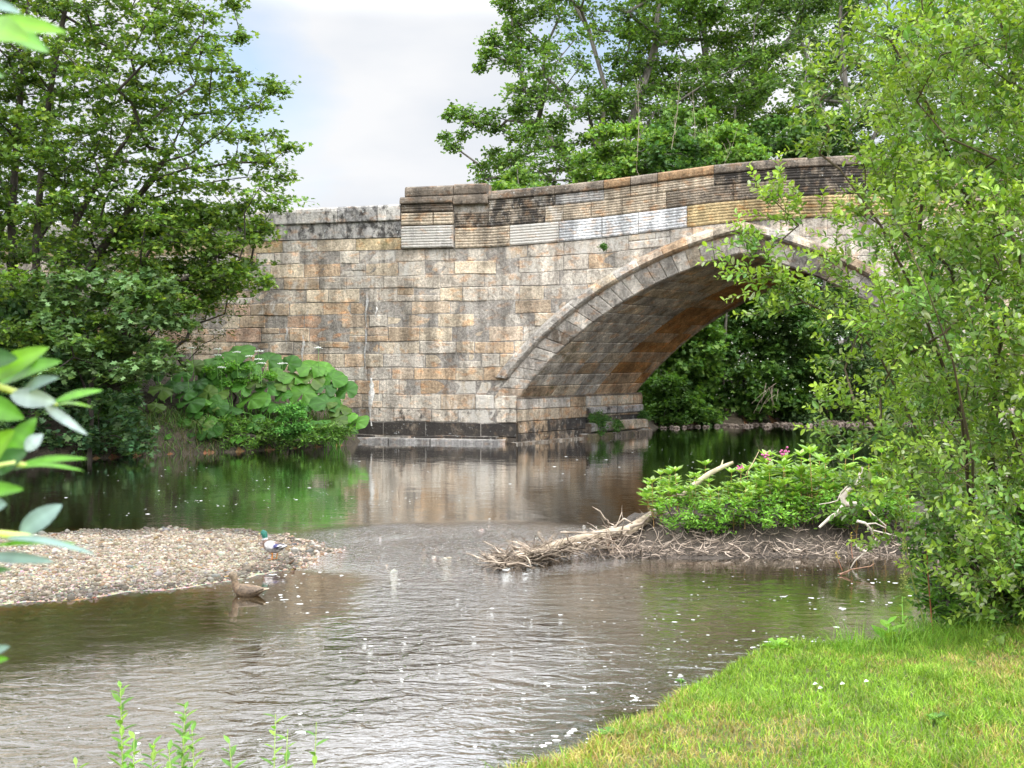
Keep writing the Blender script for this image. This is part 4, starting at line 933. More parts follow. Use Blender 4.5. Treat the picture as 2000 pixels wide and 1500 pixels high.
# grass hanging on the left bank below the butterbur and green specks of bank cover
X = RNG.uniform(-11, -4.9, 9000); Yv = RNG.uniform(27.5, 34, 9000); d = sdf(RIVER, X, Yv); k = (d > -.05) & (d < 1.3); X, Yv = X[k], Yv[k]; n = len(X)
blades(np.stack([X, Yv-.05, H(X, Yv)-.02], 1), RNG.uniform(.25, .6, n), .022, leafcol(n, [(.07, .15, .03), (.10, .20, .04), (.05, .10, .025), (.12, .13, .05)]), .7, 'bank_grass', lab='rough grass hanging over the soil edge below the butterbur', cat='grass', droop=.6)
X = RNG.uniform(4.5, 25, 12000); Yv = RNG.uniform(41, 52, 12000); d = sdf(RIVER, X, Yv); k = (d > .25) & (d < 4); X, Yv = X[k], Yv[k]; n = len(X)
blades(np.stack([X, Yv, H(X, Yv)], 1), RNG.uniform(.2, .5, n), .03, leafcol(n, [(.05, .12, .03), (.07, .15, .03)]), .6, 'bank_grass', lab='dark ground cover on the far bank under the arch', cat='ground cover')

# --- big willow on the right
wb = np.array([4.05, 8.95, h1(4.05, 8.95)])
willow = thing('willow_bush', 'large pale green willow bush overhanging the river at the right', 'bush', tuple(wb)); sk = Skel(wb)
stems = [[(1870, 1080, 8.8), (1820, 900, 8.6), (1720, 700, 8.4), (1600, 560, 8.2), (1490, 500, 8.0)], [(1900, 1050, 8.8), (1880, 820, 8.5), (1800, 600, 8.2), (1720, 440, 7.9), (1640, 330, 7.8)],
         [(1930, 1000, 8.9), (1950, 700, 8.7), (1900, 420, 8.4), (1820, 220, 8.1), (1740, 80, 8.)], [(1960, 1000, 9.1), (2030, 700, 9.1), (2020, 400, 8.9), (1980, 150, 8.8), (1930, -60, 8.7)],
         [(1850, 1060, 8.6), (1790, 940, 8.2), (1720, 840, 7.9), (1670, 790, 7.7)], [(1980, 1020, 8.6), (2120, 800, 8.2), (2180, 500, 7.9), (2150, 200, 7.6)], [(1900, 1100, 8.3), (1900, 900, 7.6), (1860, 700, 7.2), (1810, 560, 7.)]]
for s_ in stems: sk.path([P(*q) for q in s_], 0)
poly = [(1790, -120), (1760, 60), (1730, 170), (1740, 280), (1740, 340), (1720, 430), (1720, 520), (1720, 600), (1740, 690), (1760, 800), (1790, 900), (1830, 1000), (1850, 1110), (1900, 1170), (2250, 1200), (2250, -120)]
cl = []
for x, y in bluenoise(poly, 330, 4):
    Y = 8.3+RNG.uniform(-1.2, 1.5); cl.append(np.array([*P(x, y, Y), .25]))
for x, y, Y in ((1600, 140, 7.9), (1625, 160, 7.9), (1690, 60, 7.9), (1680, 110, 7.9), (1600, 300, 7.8), (1620, 250, 7.8), (1590, 215, 7.9), (1660, 250, 7.9), (1510, 390, 8.), (1530, 410, 8.), (1560, 440, 8.), (1455, 470, 8.), (1480, 500, 8.), (1470, 545, 8.), (1510, 540, 8.), (1540, 565, 8.), (1570, 590, 8.), (1505, 595, 8.1), (1540, 600, 8.1), (1645, 790, 7.7), (1665, 800, 7.7), (1650, 720, 7.9), (1660, 880, 7.9), (1700, 860, 7.8), (1680, 640, 8.), (1640, 620, 8.), (1650, 480, 8.), (1690, 420, 8.), (1660, 560, 8.), (1690, 330, 8.), (1700, 200, 8.), (1720, 760, 8.), (1690, 980, 8.2), (1720, 960, 8.2), (1740, 1060, 8.4)):
    cl.append(np.array([*P(x, y, Y), .16]))
sk.grow(cl, .28, .07, .16, .05); mb = MB(); sk.mesh(mb, .0038, .46, .0026, 6, .045, (.8, .72, .5))
ps, ds, ns, cs, sz = [], [], [], [], []
for c in cl:
    k = 11 if c[3] > .2 else 8; ctn = RNG.uniform(.7, 1.2); cold = RNG.random() < .25
    for q in range(k):
        s0 = c[:3]+RNG.normal(0, c[3]*.45, 3); dd = nrm(np.array([-.55, -.1, .75])+RNG.normal(0, .55, 3)); L = RNG.uniform(.16, .40)*(1 if c[3] > .2 else .75); m = int(L/.018)
        t = np.linspace(.08, 1, m); pp = s0+dd*L*t[:, None]; pp[:, 2] -= .12*L*t**2
        an = np.arange(m)*2.4+RNG.uniform(0, 6); a_ = nrm(np.cross(dd, [0, .3, 1.])); b_ = np.cross(dd, a_); o_ = a_*np.cos(an)[:, None]+b_*np.sin(an)[:, None]
        ps.append(pp); ds.append(o_*.9+dd*.65+RNG.normal(0, .15, (m, 3))); nn = np.cross(o_, np.cross(dd, o_))*0+np.array([0, -.2, 1.])+RNG.normal(0, .45, (m, 3)); ns.append(nn)
        new = np.clip(t*1.1-.1, 0, 1)[:, None]; base_ = np.array([(.15, .30, .05), (.10, .22, .045), (.18, .34, .07)])[RNG.integers(0, 3, m)]
        cc = base_*(1-new*.55)+np.array([.40, .56, .07])*new*.55; cc = cc*RNG.uniform(.8, 1.2, (m, 1))*ctn*(np.array([.72, .85, 1.15]) if cold else 1.)
        white = RNG.random(m) < .10; cc[white] = np.array([.30, .38, .26])*RNG.uniform(.8, 1.1); cs.append(cc); sz.append(.070*RNG.uniform(.6, 1.12, m)*(1-.35*t**3))
        mb.tube([s0, s0+dd*L*.5, s0+dd*L-[0, 0, .1*L]], [.0028, .002, .001], 3, (.75, .72, .4), cap=False)
mb.build('branches', M_BARK, willow, smooth=True)
leaf_obj('foliage', [leaves(np.vstack(ps), np.vstack(ds), np.vstack(ns), np.concatenate(sz), T_OVAL, np.vstack(cs), 1.0)], M_LEAF_GLOSS, willow)
# undergrowth below the willow
bush('bank_shrub', 'leafy dark herbs at the foot of the willow beside the water', 'shrub', [(1800, 1030), (2150, 1000), (2150, 1215), (1850, 1225), (1790, 1150)], 60, 8.7, .5, .16, [(.07, .17, .03), (.10, .22, .04), (.05, .12, .025)], 12, 8, .065, T_LANCE, wid=1.3, up=.6)
bush('bank_shrub', 'bushes on the right bank behind the willow', 'bush', [(1780, 500), (2400, 300), (2400, 1040), (1820, 1040)], 110, 17.5, 1.6, .55, [(.06, .13, .03), (.09, .19, .035), (.12, .23, .04)], 12, 9, .11, T_OVAL)
# dock with a yellow seed spike, and stems
def herb(name, lab, cat, base, top, nl_, ls, cols, T=T_LANCE, wid=1.4, spread=.8, stemr=.006, stemc=(.35, .6, .2), grp=None, spike=None, whorl=1, lo=.2, uplean=.35):
    base = np.array(base, float); top = np.array(top, float); th = thing(name, lab, cat, tuple(base), grp); mb = MB()
    mid = (base+top)/2+RNG.normal(0, .02, 3)*np.linalg.norm(top-base); mb.tube([base, mid, top], [stemr, stemr*.8, stemr*.4], 5, stemc); mb.build('stem', M_LEAF, th, smooth=True)
    ps, ds, ns, sz = [], [], [], []
    for i in range(nl_):
        t = lo+(1-lo)*(i+.5)/nl_; q = (base*(1-t)**2+2*mid*t*(1-t)+top*t*t) if False else (base+(mid-base)*2*t if t < .5 else mid+(top-mid)*(2*t-1))
        for wv in range(whorl):
            an = i*2.4+wv*2*PI/whorl+random.uniform(-.3, .3); dd = np.array([math.cos(an)*spread, math.sin(an)*spread, uplean+random.uniform(-.15, .25)])
            ps.append(q); ds.append(dd); ns.append(np.array([-dd[0]*.4, -dd[1]*.4, 1])+RNG.normal(0, .15, 3)); sz.append(ls*random.uniform(.75, 1.15)*(1-.45*t*t))
    leaf_obj('leaves', [leaves(np.array(ps), np.array(ds), np.array(ns), np.array(sz), T, leafcol(len(ps), cols, jit=.12), wid)], M_LEAF, th)
    if spike:
        m3 = MB()
        for k in range(150):
            t = random.random(); q = top-[0, 0, spike*(1-t)]+RNG.normal(0, .012*(1.3-t), 3); stone(m3, q, .0055, np.array((.42, .46, .10))*random.uniform(.8, 1.2))
        m3.build('seed_spike', M_PETAL, th)
    return th
herb('dock_plant', 'dock with a yellowish seed spike standing in front of the willow foot', 'plant', P(1810, 1235, 8.3), P(1765, 1040, 8.3), 8, .12, [(.14, .30, .04)], spike=.42, stemr=.007, stemc=(.3, .35, .12))
herb('dock_plant', 'reddish-stemmed dock with broad leaves beside the willow foot', 'plant', P(1822, 1240, 8.2), P(1808, 1040, 8.2), 14, .11, [(.10, .25, .04), (.15, .32, .05)], stemc=(.30, .12, .08), stemr=.006)
herb('dock_plant', 'low dock with wide pale leaves at the grass edge by the water', 'plant', P(1735, 1262, 8.0), P(1735, 1215, 8.0), 9, .16, [(.18, .38, .05)], wid=1.7, lo=.0, uplean=.5)
herb('nettle_plant', 'thin nettle stem rising over the inlet left of the willow foot', 'plant', P(1765, 1262, 8.1), P(1762, 1165, 8.1), 9, .075, [(.16, .34, .05)], wid=1.6)
herb('dock_plant', 'broad-leaved plant with one yellow leaf sticking out left over the inlet', 'plant', P(1840, 1230, 8.4), P(1800, 1100, 8.3), 10, .15, [(.14, .33, .04), (.20, .40, .05)], wid=1.5)
herb('dandelion_plant', 'flat rosette of jagged leaves on the lawn lip at the water edge', 'plant', P(1520, 1268, 7.8)-[0, 0, .02], P(1520, 1255, 7.8), 12, .13, [(.20, .42, .06), (.16, .36, .05)], T=T_OAK, wid=.8, lo=0, uplean=.25)
for i_, (x_, y_, l_) in enumerate(((1190, 1440, 'leafy rosette near the lawn corner at the bottom'), (1330, 1335, 'small weed rosette near the lawn lip'), (1830, 1410, 'weed rosette at the right of the lawn'), (1900, 1300, 'weed rosette below the willow shade'))):
    b_ = P(x_, y_, 6); z_ = .6
    for _ in range(4): Yq = (CAMH-z_)*FPX/(y_-HOR); b_ = P(x_, y_, Yq); z_ = h1(b_[0], Yq)+.01
    herb('dandelion_plant', l_, 'plant', b_, b_+[0, 0, .03], 11, random.uniform(.04, .08), [(.11, .25, .05), (.08, .19, .04)], T=T_OAK, wid=.9, lo=0, uplean=.3)
herb('dandelion_plant', 'small rosette of leaves in the middle of the lawn', 'plant', P(1205+300, 1350, 6.6)-[0, 0, .1], P(1505, 1346, 6.6)-[0, 0, .08], 9, .08, [(.14, .32, .06)], T=T_OAK, wid=.9, lo=0, uplean=.2)

# --- island: balsam plants
BC = [(.22, .40, .08), (.30, .50, .13), (.16, .31, .07)]
protos = []
def balsam(lab, hgt, flower=False):
    th = thing('balsam_plant', lab, 'plant', (0, 0, -50), 'leafy balsam plants on the mud bank'); mb = MB()
    tips = [np.array([RNG.normal(0, .03), RNG.normal(0, .03), hgt])]+[np.array([math.cos(a_)*.13, math.sin(a_)*.13, hgt*random.uniform(.5, .78)]) for a_ in RNG.uniform(0, 6.28, 3)]
    ps, ds, ns, sz = [], [], [], []
    for k, tip in enumerate(tips):
        b0 = np.array([0, 0, 0.]) if k == 0 else np.array([0, 0, tip[2]*.35]); mid = (b0+tip)/2+RNG.normal(0, .01, 3); mb.tube([b0, mid, tip], [.008, .006, .004] if k == 0 else [.005, .004, .003], 5, (.5, .35, .2))
        nw = int(np.linalg.norm(tip-b0)/.085)
        for i in range(2, nw+1):
            t = i/nw; q = b0+(tip-b0)*t
            for wv in range(3 if i < nw else 7):
                an = i*1.05+wv*2*PI/(3 if i < nw else 7); up_ = .25 if i < nw else .75; dd = np.array([math.cos(an), math.sin(an), up_+random.uniform(-.2, .3)])
                ps.append(q); ds.append(dd); ns.append(np.array([-dd[0]*.5, -dd[1]*.5, 1])+RNG.normal(0, .12, 3)); sz.append(random.uniform(.13, .20)*(1 if t > .4 else .7))
    mb.build('stem', M_LEAF, th, smooth=True, local=True)
    leaf_obj('leaves', [leaves(np.array(ps), np.array(ds), np.array(ns), np.array(sz), T_LANCE, leafcol(len(ps), BC, jit=.22), 1.2)], M_LEAF_GLOSS, th, local=True)
    if flower:
        m3 = MB()
        for k in range(15): stone(m3, tips[0]+RNG.normal(0, .028, 3)+[0, 0, .08], .018, np.array((.55, .13, .30))*random.uniform(.7, 1.2), sq=.8)
        m3.build('flowers', M_PETAL, th, local=True)
    return th
PL = 'bright green balsam plant with whorled pointed leaves on the mud bank'
protos = [balsam(PL, .70), balsam(PL, .60), balsam(PL, .80)]
spots = []
for x in np.arange(1272, 1790, 20):
    for row in range(2):
        Yb = 15.05+row*.8+random.uniform(-.2, .2); X0 = (x+random.uniform(-9, 9)-1000)/FPX*Yb; spots.append((X0, Yb, x))
used = set()
for i, (X0, Yb, x) in enumerate(spots):
    s = np.interp(x, [1270, 1340, 1400, 1480, 1600, 1700, 1800], [.78, .92, .70, .90, 1.2, 1.2, 1.0])*random.uniform(.68, 1.12)
    k = i % 3; loc = (X0, Yb, h1(X0, Yb)-.02)
    if k not in used:
        used.add(k); o = protos[k]; o.location = loc; o.scale = (s,)*3; o.rotation_euler[2] = random.uniform(0, 6.28)
    else: dup(protos[k], loc, random.uniform(0, 6.28), s)
for lab, x, y, Y in (('balsam plant with a pink flower cluster nearest the bare branch tip', 1443, 918, 15.6), ('balsam plant with the middle pink flower cluster above the leaves', 1495, 898, 15.7), ('balsam plant with the rightmost pink flower cluster', 1535, 890, 15.7)):
    f_ = balsam(lab, .60, True); q = P(x, y, Y); g = h1(q[0], Y); f_.location = (q[0], Y, g); s = (q[2]-g)/.65; f_.scale = (s,)*3
bush('leafy_herb', 'low light green herbs carpeting the mud bank below the balsam', 'plant', [(1290, 985), (1760, 960), (1790, 1010), (1330, 1035)], 46, 14.85, .25, .17, [(.13, .30, .045), (.17, .36, .05), (.10, .22, .04)], 14, 8, .06, T_LANCE, wid=1.4, up=.6)
# twigs and roots in the mud
mb = MB()
for k in range(1150):
    X0 = RNG.uniform(.95, 6.2); Y0 = RNG.uniform(14.3, 15.2) if k < 620 else RNG.uniform(14.25, 14.5); z = h1(X0, Y0); L = RNG.uniform(.08, .42); an = RNG.uniform(-.7, .7)+(PI if RNG.random() < .5 else 0); d_ = np.array([math.cos(an), math.sin(an)*.6, RNG.uniform(-.25, .45)])
    if k % 4 == 0: d_ = nrm(np.array([RNG.normal(0, .6), -.4, RNG.uniform(-.9, .9)]))
    a = np.array([X0, Y0, z+.01+(.03 if k % 3 == 0 else 0)]); pts = [a]; dk = nrm(d_)
    for q_ in range(4): dk = nrm(dk+RNG.normal(0, .38, 3)); pts.append(pts[-1]+dk*L/4)
    c_ = RNG.uniform(.3, 1.6); r_ = RNG.choice([.003, .005, .008, .012], p=[.35, .35, .2, .1]); mb.tube(pts, [r_, r_*.9, r_*.75, r_*.6, r_*.4], 4, (c_*.55, c_*.5, c_*.47), cap=False)
tag(mb.build('driftwood_twigs', M_DRIFT, smooth=True), 'tangle of dead roots and twigs on the mud below the balsam', 'twigs', kind='stuff')
# fallen log with root plate
root_ = P(1120, 1050, 14.2); log = thing('fallen_log', 'barkless fallen trunk with a shaggy root end pointing left into the riffle', 'log', tuple(root_)); mb = MB()
mb.tube([P(980, 1112, 13.55), P(1030, 1085, 13.75), P(1100, 1060, 14.1), P(1165, 1046, 14.5), P(1225, 1038, 14.7), P(1262, 1015, 15.0), P(1300, 985, 15.3), P(1355, 948, 15.7)], [.035, .05, .05, .06, .07, .062, .05, .042], 10, (.40, .35, .29), jit=.12)
mb.tube([P(1355, 948, 15.7), P(1385, 925, 15.75), P(1412, 912, 15.8), P(1432, 903, 15.8)], [.044, .038, .034, .022], 8, (.5, .47, .36), jit=.12)
mb.tube([P(1408, 914, 15.8), P(1412, 898, 15.8)], [.02, .006], 6, (.7, .68, .5))
mb.build('trunk', M_TWIG, log, smooth=True); mb = MB()
def rootlet(a, d_, L, r_, c_=1., kink=.22):
    p_ = [np.array(a)]; d_ = nrm(np.array(d_, float))
    for i in range(5): d_ = nrm(d_+RNG.normal(0, kink, 3)); p_.append(p_[-1]+d_*L/5)
    mb.tube(p_, [r_*(1-.15*i) for i in range(6)], 5 if r_ > .01 else 4, (c_*.55, c_*.5, c_*.45), cap=False)
for k in range(620):
    t = RNG.beta(1.0, 2.0); x = 965+t*290; y = 1102-t*62+RNG.normal(0, 9)*(1-.5*t); a = P(x, y, 13.6+t*1.1+RNG.normal(0, .12)); a[2] = max(a[2], .01)
    rootlet(a, (RNG.choice([-1, 1])*RNG.uniform(.5, 1), RNG.normal(0, .3), RNG.uniform(-.35, .35)+.2*(RNG.random() < .15)*3), RNG.uniform(.10, .42)*(1-.3*t), RNG.choice([.004, .007, .011, .018]), RNG.uniform(.45, 1.5))
for (x0, y0, x1, y1, r_) in ((1010, 1085, 942, 1056, .012), (1003, 1078, 1000, 1038, .009), (1190, 1030, 1180, 1012, .008), (1182, 1015, 1157, 990, .012), (1200, 1030, 1235, 1022, .02), (1095, 1040, 1230, 1035, .014), (1230, 1030, 1270, 1005, .022), (1215, 1000, 1200, 1035, .006)):
    a, e_ = P(x0, y0, 14.0), P(x1, y1, 13.9); mb.tube([a, (a+e_)/2+RNG.normal(0, .03, 3), e_], [r_, r_*.8, r_*.5], 6, (.6, .55, .5))
mb.build('roots', M_DRIFT, log, smooth=True)
# bleached branches
def branch(lab, paths, Y, r_, name='bleached_branch', mat=M_TWIG, col=(.6, .58, .55)):
    a = P(*paths[0][0][:2], Y); th = MB()
    for pth in paths:
        k = len(pth); pts = [P(q[0], q[1], Y+(q[2] if len(q) > 2 else 0)) for q in pth]; rr = pth[0][3] if len(pth[0]) > 3 else r_
        th.tube(pts, [rr*(1-.6*i/(k-1)) for i in range(k)], 7, col, jit=.08)
    return tag(th.build(name, mat, smooth=True), lab, 'branch')
branch('thick broken pale branch leaning down from the balsam over the mud', [[(1672, 985), (1650, 985), (1638, 1000), (1620, 1012), (1600, 1030)], [(1650, 985), (1645, 972), (1660, 955), (1675, 945), (1680, 925), (1684, 912)], [(1675, 945), (1690, 955), (1684, 935)]], 14.1, .04)
branch('thin curved pale branch on the left of the broken thick one', [[(1655, 950), (1643, 962), (1636, 978), (1620, 982), (1600, 985)]], 14.2, .013)
branch('crooked white branch reaching down into the inlet', [[(1674, 1018), (1690, 1022), (1702, 1035), (1704, 1046), (1712, 1050), (1703, 1068), (1690, 1078), (1670, 1095), (1660, 1112)], [(1690, 1078), (1675, 1070), (1668, 1058)], [(1704, 1072), (1718, 1055)]], 13.6, .018)
branch('long arching pale branch below the willow leaves', [[(1690, 1024), (1710, 1022), (1732, 1032), (1748, 1048)], [(1685, 985), (1705, 1005), (1728, 1025), (1745, 1045)], [(1700, 1035), (1730, 1042), (1762, 1050)]], 13.8, .012)
branch('reddish twig lying in the inlet water', [[(1640, 1122), (1665, 1112), (1700, 1106), (1708, 1100)], [(1662, 1112), (1650, 1122), (1636, 1120)]], 13.1, .010, 'sunken_twig', M_DRIFT, (.5, .33, .25))
branch('slim curved stalk rising above the pink flowers', [[(1455, 930), (1470, 905), (1483, 880), (1480, 870)]], 15.6, .008, 'bare_stalk', M_TWIG, (.6, .5, .35))
for lab, x0, y0, x1, y1, Y in (('small twig with yellow leaves standing in the inlet', 1645, 1115, 1632, 1078, 13.3), ('thin twig with pale green leaves in front of the crooked branch', 1665, 1090, 1662, 1040, 13.6)):
    herb('leafy_twig', lab, 'twig', P(x0, y0, Y), P(x1, y1, Y), 9, .045, [(.45, .42, .06), (.35, .40, .08)], wid=1.8, stemr=.004, stemc=(.4, .2, .15), lo=.6)

# --- gravel
def pebbles(name, lab, pts, rads, cols, mat=M_PEB):
    a = np.array([(0, 0, 1), (.89, 0, .45), (.28, .85, .45), (-.72, .53, .45), (-.72, -.53, .45), (.28, -.85, .45), (.72, .53, -.45), (-.28, .85, -.45), (-.89, 0, -.45), (-.28, -.85, -.45), (.72, -.53, -.45), (0, 0, -1)])
    f = np.array([(0, 1, 2), (0, 2, 3), (0, 3, 4), (0, 4, 5), (0, 5, 1), (1, 6, 2), (2, 7, 3), (3, 8, 4), (4, 9, 5), (5, 10, 1), (2, 6, 7), (3, 7, 8), (4, 8, 9), (5, 9, 10), (1, 10, 6)])
    n = len(pts); th = RNG.uniform(0, 6.28, n); c, s = np.cos(th), np.sin(th)
    L = a[None]*np.stack([np.ones(n), RNG.uniform(.55, .95, n), RNG.uniform(.35, .65, n)], 1)[:, None]*RNG.uniform(.85, 1.15, (n, 12, 1))*rads[:, None, None]
    x = L[..., 0]*c[:, None]-L[..., 1]*s[:, None]; y = L[..., 0]*s[:, None]+L[..., 1]*c[:, None]; z = L[..., 2]+x*RNG.normal(0, .2, (n, 1))
    V = np.stack([x, y, z], -1)+pts[:, None]; F_ = (np.arange(n)[:, None, None]*12+f[None]).reshape(-1)
    me = raw_mesh(name, V.reshape(-1, 3), F_, np.arange(n*15)*3, np.full(n*15, 3), np.repeat(cols, 12, 0), True)
    return tag(link(name, me, mat), lab, 'pebbles', kind='stuff')
n = 60000; X = RNG.uniform(-7.8, -1.9, n); Yv = RNG.uniform(11.2, 17, n); d = sdf(BAR, X, Yv)+.16*vnoise(X, Yv, 3.5, 5)+.07*vnoise(X, Yv, 9, 12); k = (d < .12) & (X/Yv > -.5); X, Yv, d = X[k], Yv[k], d[k]; n = len(X)
r_ = np.clip(RNG.lognormal(-4.4, .52, n), .006, .07); pc = leafcol(n, [(.215, .175, .12), (.155, .12, .08), (.31, .275, .21), (.095, .07, .045), (.175, .165, .145), (.17, .105, .055)], [.28, .24, .18, .12, .10, .08], .15)
wet = np.clip(1+d/.5+.3*vnoise(X, Yv, 3, 67), 0, 1)[:, None]*.6; pc = pc*(1-wet)
pebbles('gravel', 'pale brown and grey pebbles covering the gravel bar', np.stack([X, Yv, H(X, Yv)+r_*.2], 1), r_, pc)
n = 9000; X = RNG.uniform(-3.4, 1.4, n); Yv = RNG.uniform(13.2, 17.3, n); k = sdf(RIFF, X, Yv) < .1; X, Yv = X[k], Yv[k]; n = len(X); r_ = np.clip(RNG.lognormal(-3.8, .4, n), .01, .06)
pebbles('riffle_stones', 'wet stones just under and through the shallow riffle', np.stack([X, Yv, H(X, Yv)+r_*.1], 1), r_, leafcol(n, [(.20, .14, .09), (.26, .20, .15), (.14, .09, .05), (.3, .27, .23)]))
n = 5000; X = RNG.uniform(-5, 4, n); Yv = RNG.uniform(6, 13, n); k = (sdf(RIVER, X, Yv) < -.1); X, Yv = X[k], Yv[k]; n = len(X); r_ = np.clip(RNG.lognormal(-3.3, .45, n), .015, .11)
pebbles('bed_stones', 'brown stones on the riverbed seen through the shallow water', np.stack([X, Yv, np.minimum(H(X, Yv)+r_*.1, -.01-r_)], 1), r_, leafcol(n, [(.24, .16, .08), (.30, .22, .13), (.15, .10, .05), (.34, .28, .2)]))

# --- foam flecks
cxs = []
def flecks(n, x0, x1, y0, y1, rm, cl_=.7, pw=1.):
    cs_ = RNG.uniform([x0, y0], [x1, y1], (max(4, n//18), 2)); out_ = []
    for i in range(n):
        if RNG.random() < cl_:
            j_ = RNG.integers(len(cs_)); u_ = RNG.normal(0, 1); c = cs_[j_]+np.array([u_*60, u_*9*((j_ % 3)-1)+3*math.sin(u_*4)])+RNG.normal(0, 1, 2)*[8, 2.5]
        else: c = RNG.uniform([x0, y0], [x1, y1])
        out_.append((*c, rm))
    return out_
fl = flecks(240, 880, 1450, 1120, 1400, .006, .55)+flecks(60, 980, 1330, 1330, 1480, .008, .4)+flecks(90, 560, 1000, 1110, 1330, .006, .4)+flecks(120, 1150, 1750, 1110, 1280, .012, .7)+flecks(300, 60, 1050, 905, 1015, .009, .6)+flecks(140, 1050, 1700, 845, 930, .011, .6)+flecks(22, 80, 1000, 1380, 1490, .010, .3)+flecks(70, 450, 620, 1120, 1180, .010, .5)
VV, FF, k0 = [], [], 0; mb = MB()
for x, y, rm in fl:
    q = PW(x, y, .003)
    if h1(q[0], q[1]) > -.012: continue
    r = rm*np.clip(RNG.lognormal(-.35, .65), .25, 3); m = 9; an = np.arange(m)*2*PI/m; rr = r*RNG.uniform(.7, 1.25, m); el = RNG.uniform(1, 1.7)
    o_ = np.stack([np.cos(an)*rr*el+q[0], np.sin(an)*rr+q[1], np.full(m, .002)], 1); i_ = np.stack([np.cos(an)*rr*el*.55+q[0], np.sin(an)*rr*.55+q[1], np.full(m, .002+r*.10)], 1)
    mb.grid([o_, i_], (.8, .8, .8), close=True); mb.add(i_, [tuple(range(m))], (.8, .8, .8))
for x0, y0, x1, y1, nn, rr in ((985, 1112, 1060, 1092, 40, .022), (1040, 1480, 1200, 1400, 14, .013), (1200, 1400, 1330, 1330, 8, .012)):
    for k in range(nn):
        t = RNG.random(); q = PW(x0+(x1-x0)*t+RNG.normal(0, 5), y0+(y1-y0)*t+RNG.normal(0, 4)-(14 if x0 > 1000 else 0)); r = rr*RNG.uniform(.4, 1.3); m = 9; an = np.arange(m)*2*PI/m; R_ = r*RNG.uniform(.6, 1.3, m)
        o_ = np.stack([np.cos(an)*R_*1.6+q[0], np.sin(an)*R_+q[1], np.full(m, .002)], 1); i_ = np.stack([np.cos(an)*R_*.9+q[0], np.sin(an)*R_*.55+q[1], np.full(m, .002+r*.3)], 1)
        mb.grid([o_, i_], (.8, .8, .8), close=True); mb.add(i_, [tuple(range(m))], (.8, .8, .8))
tag(mb.build('foam_flecks', M_FOAM, smooth=True), 'small white foam flecks drifting on the river', 'foam', kind='stuff')

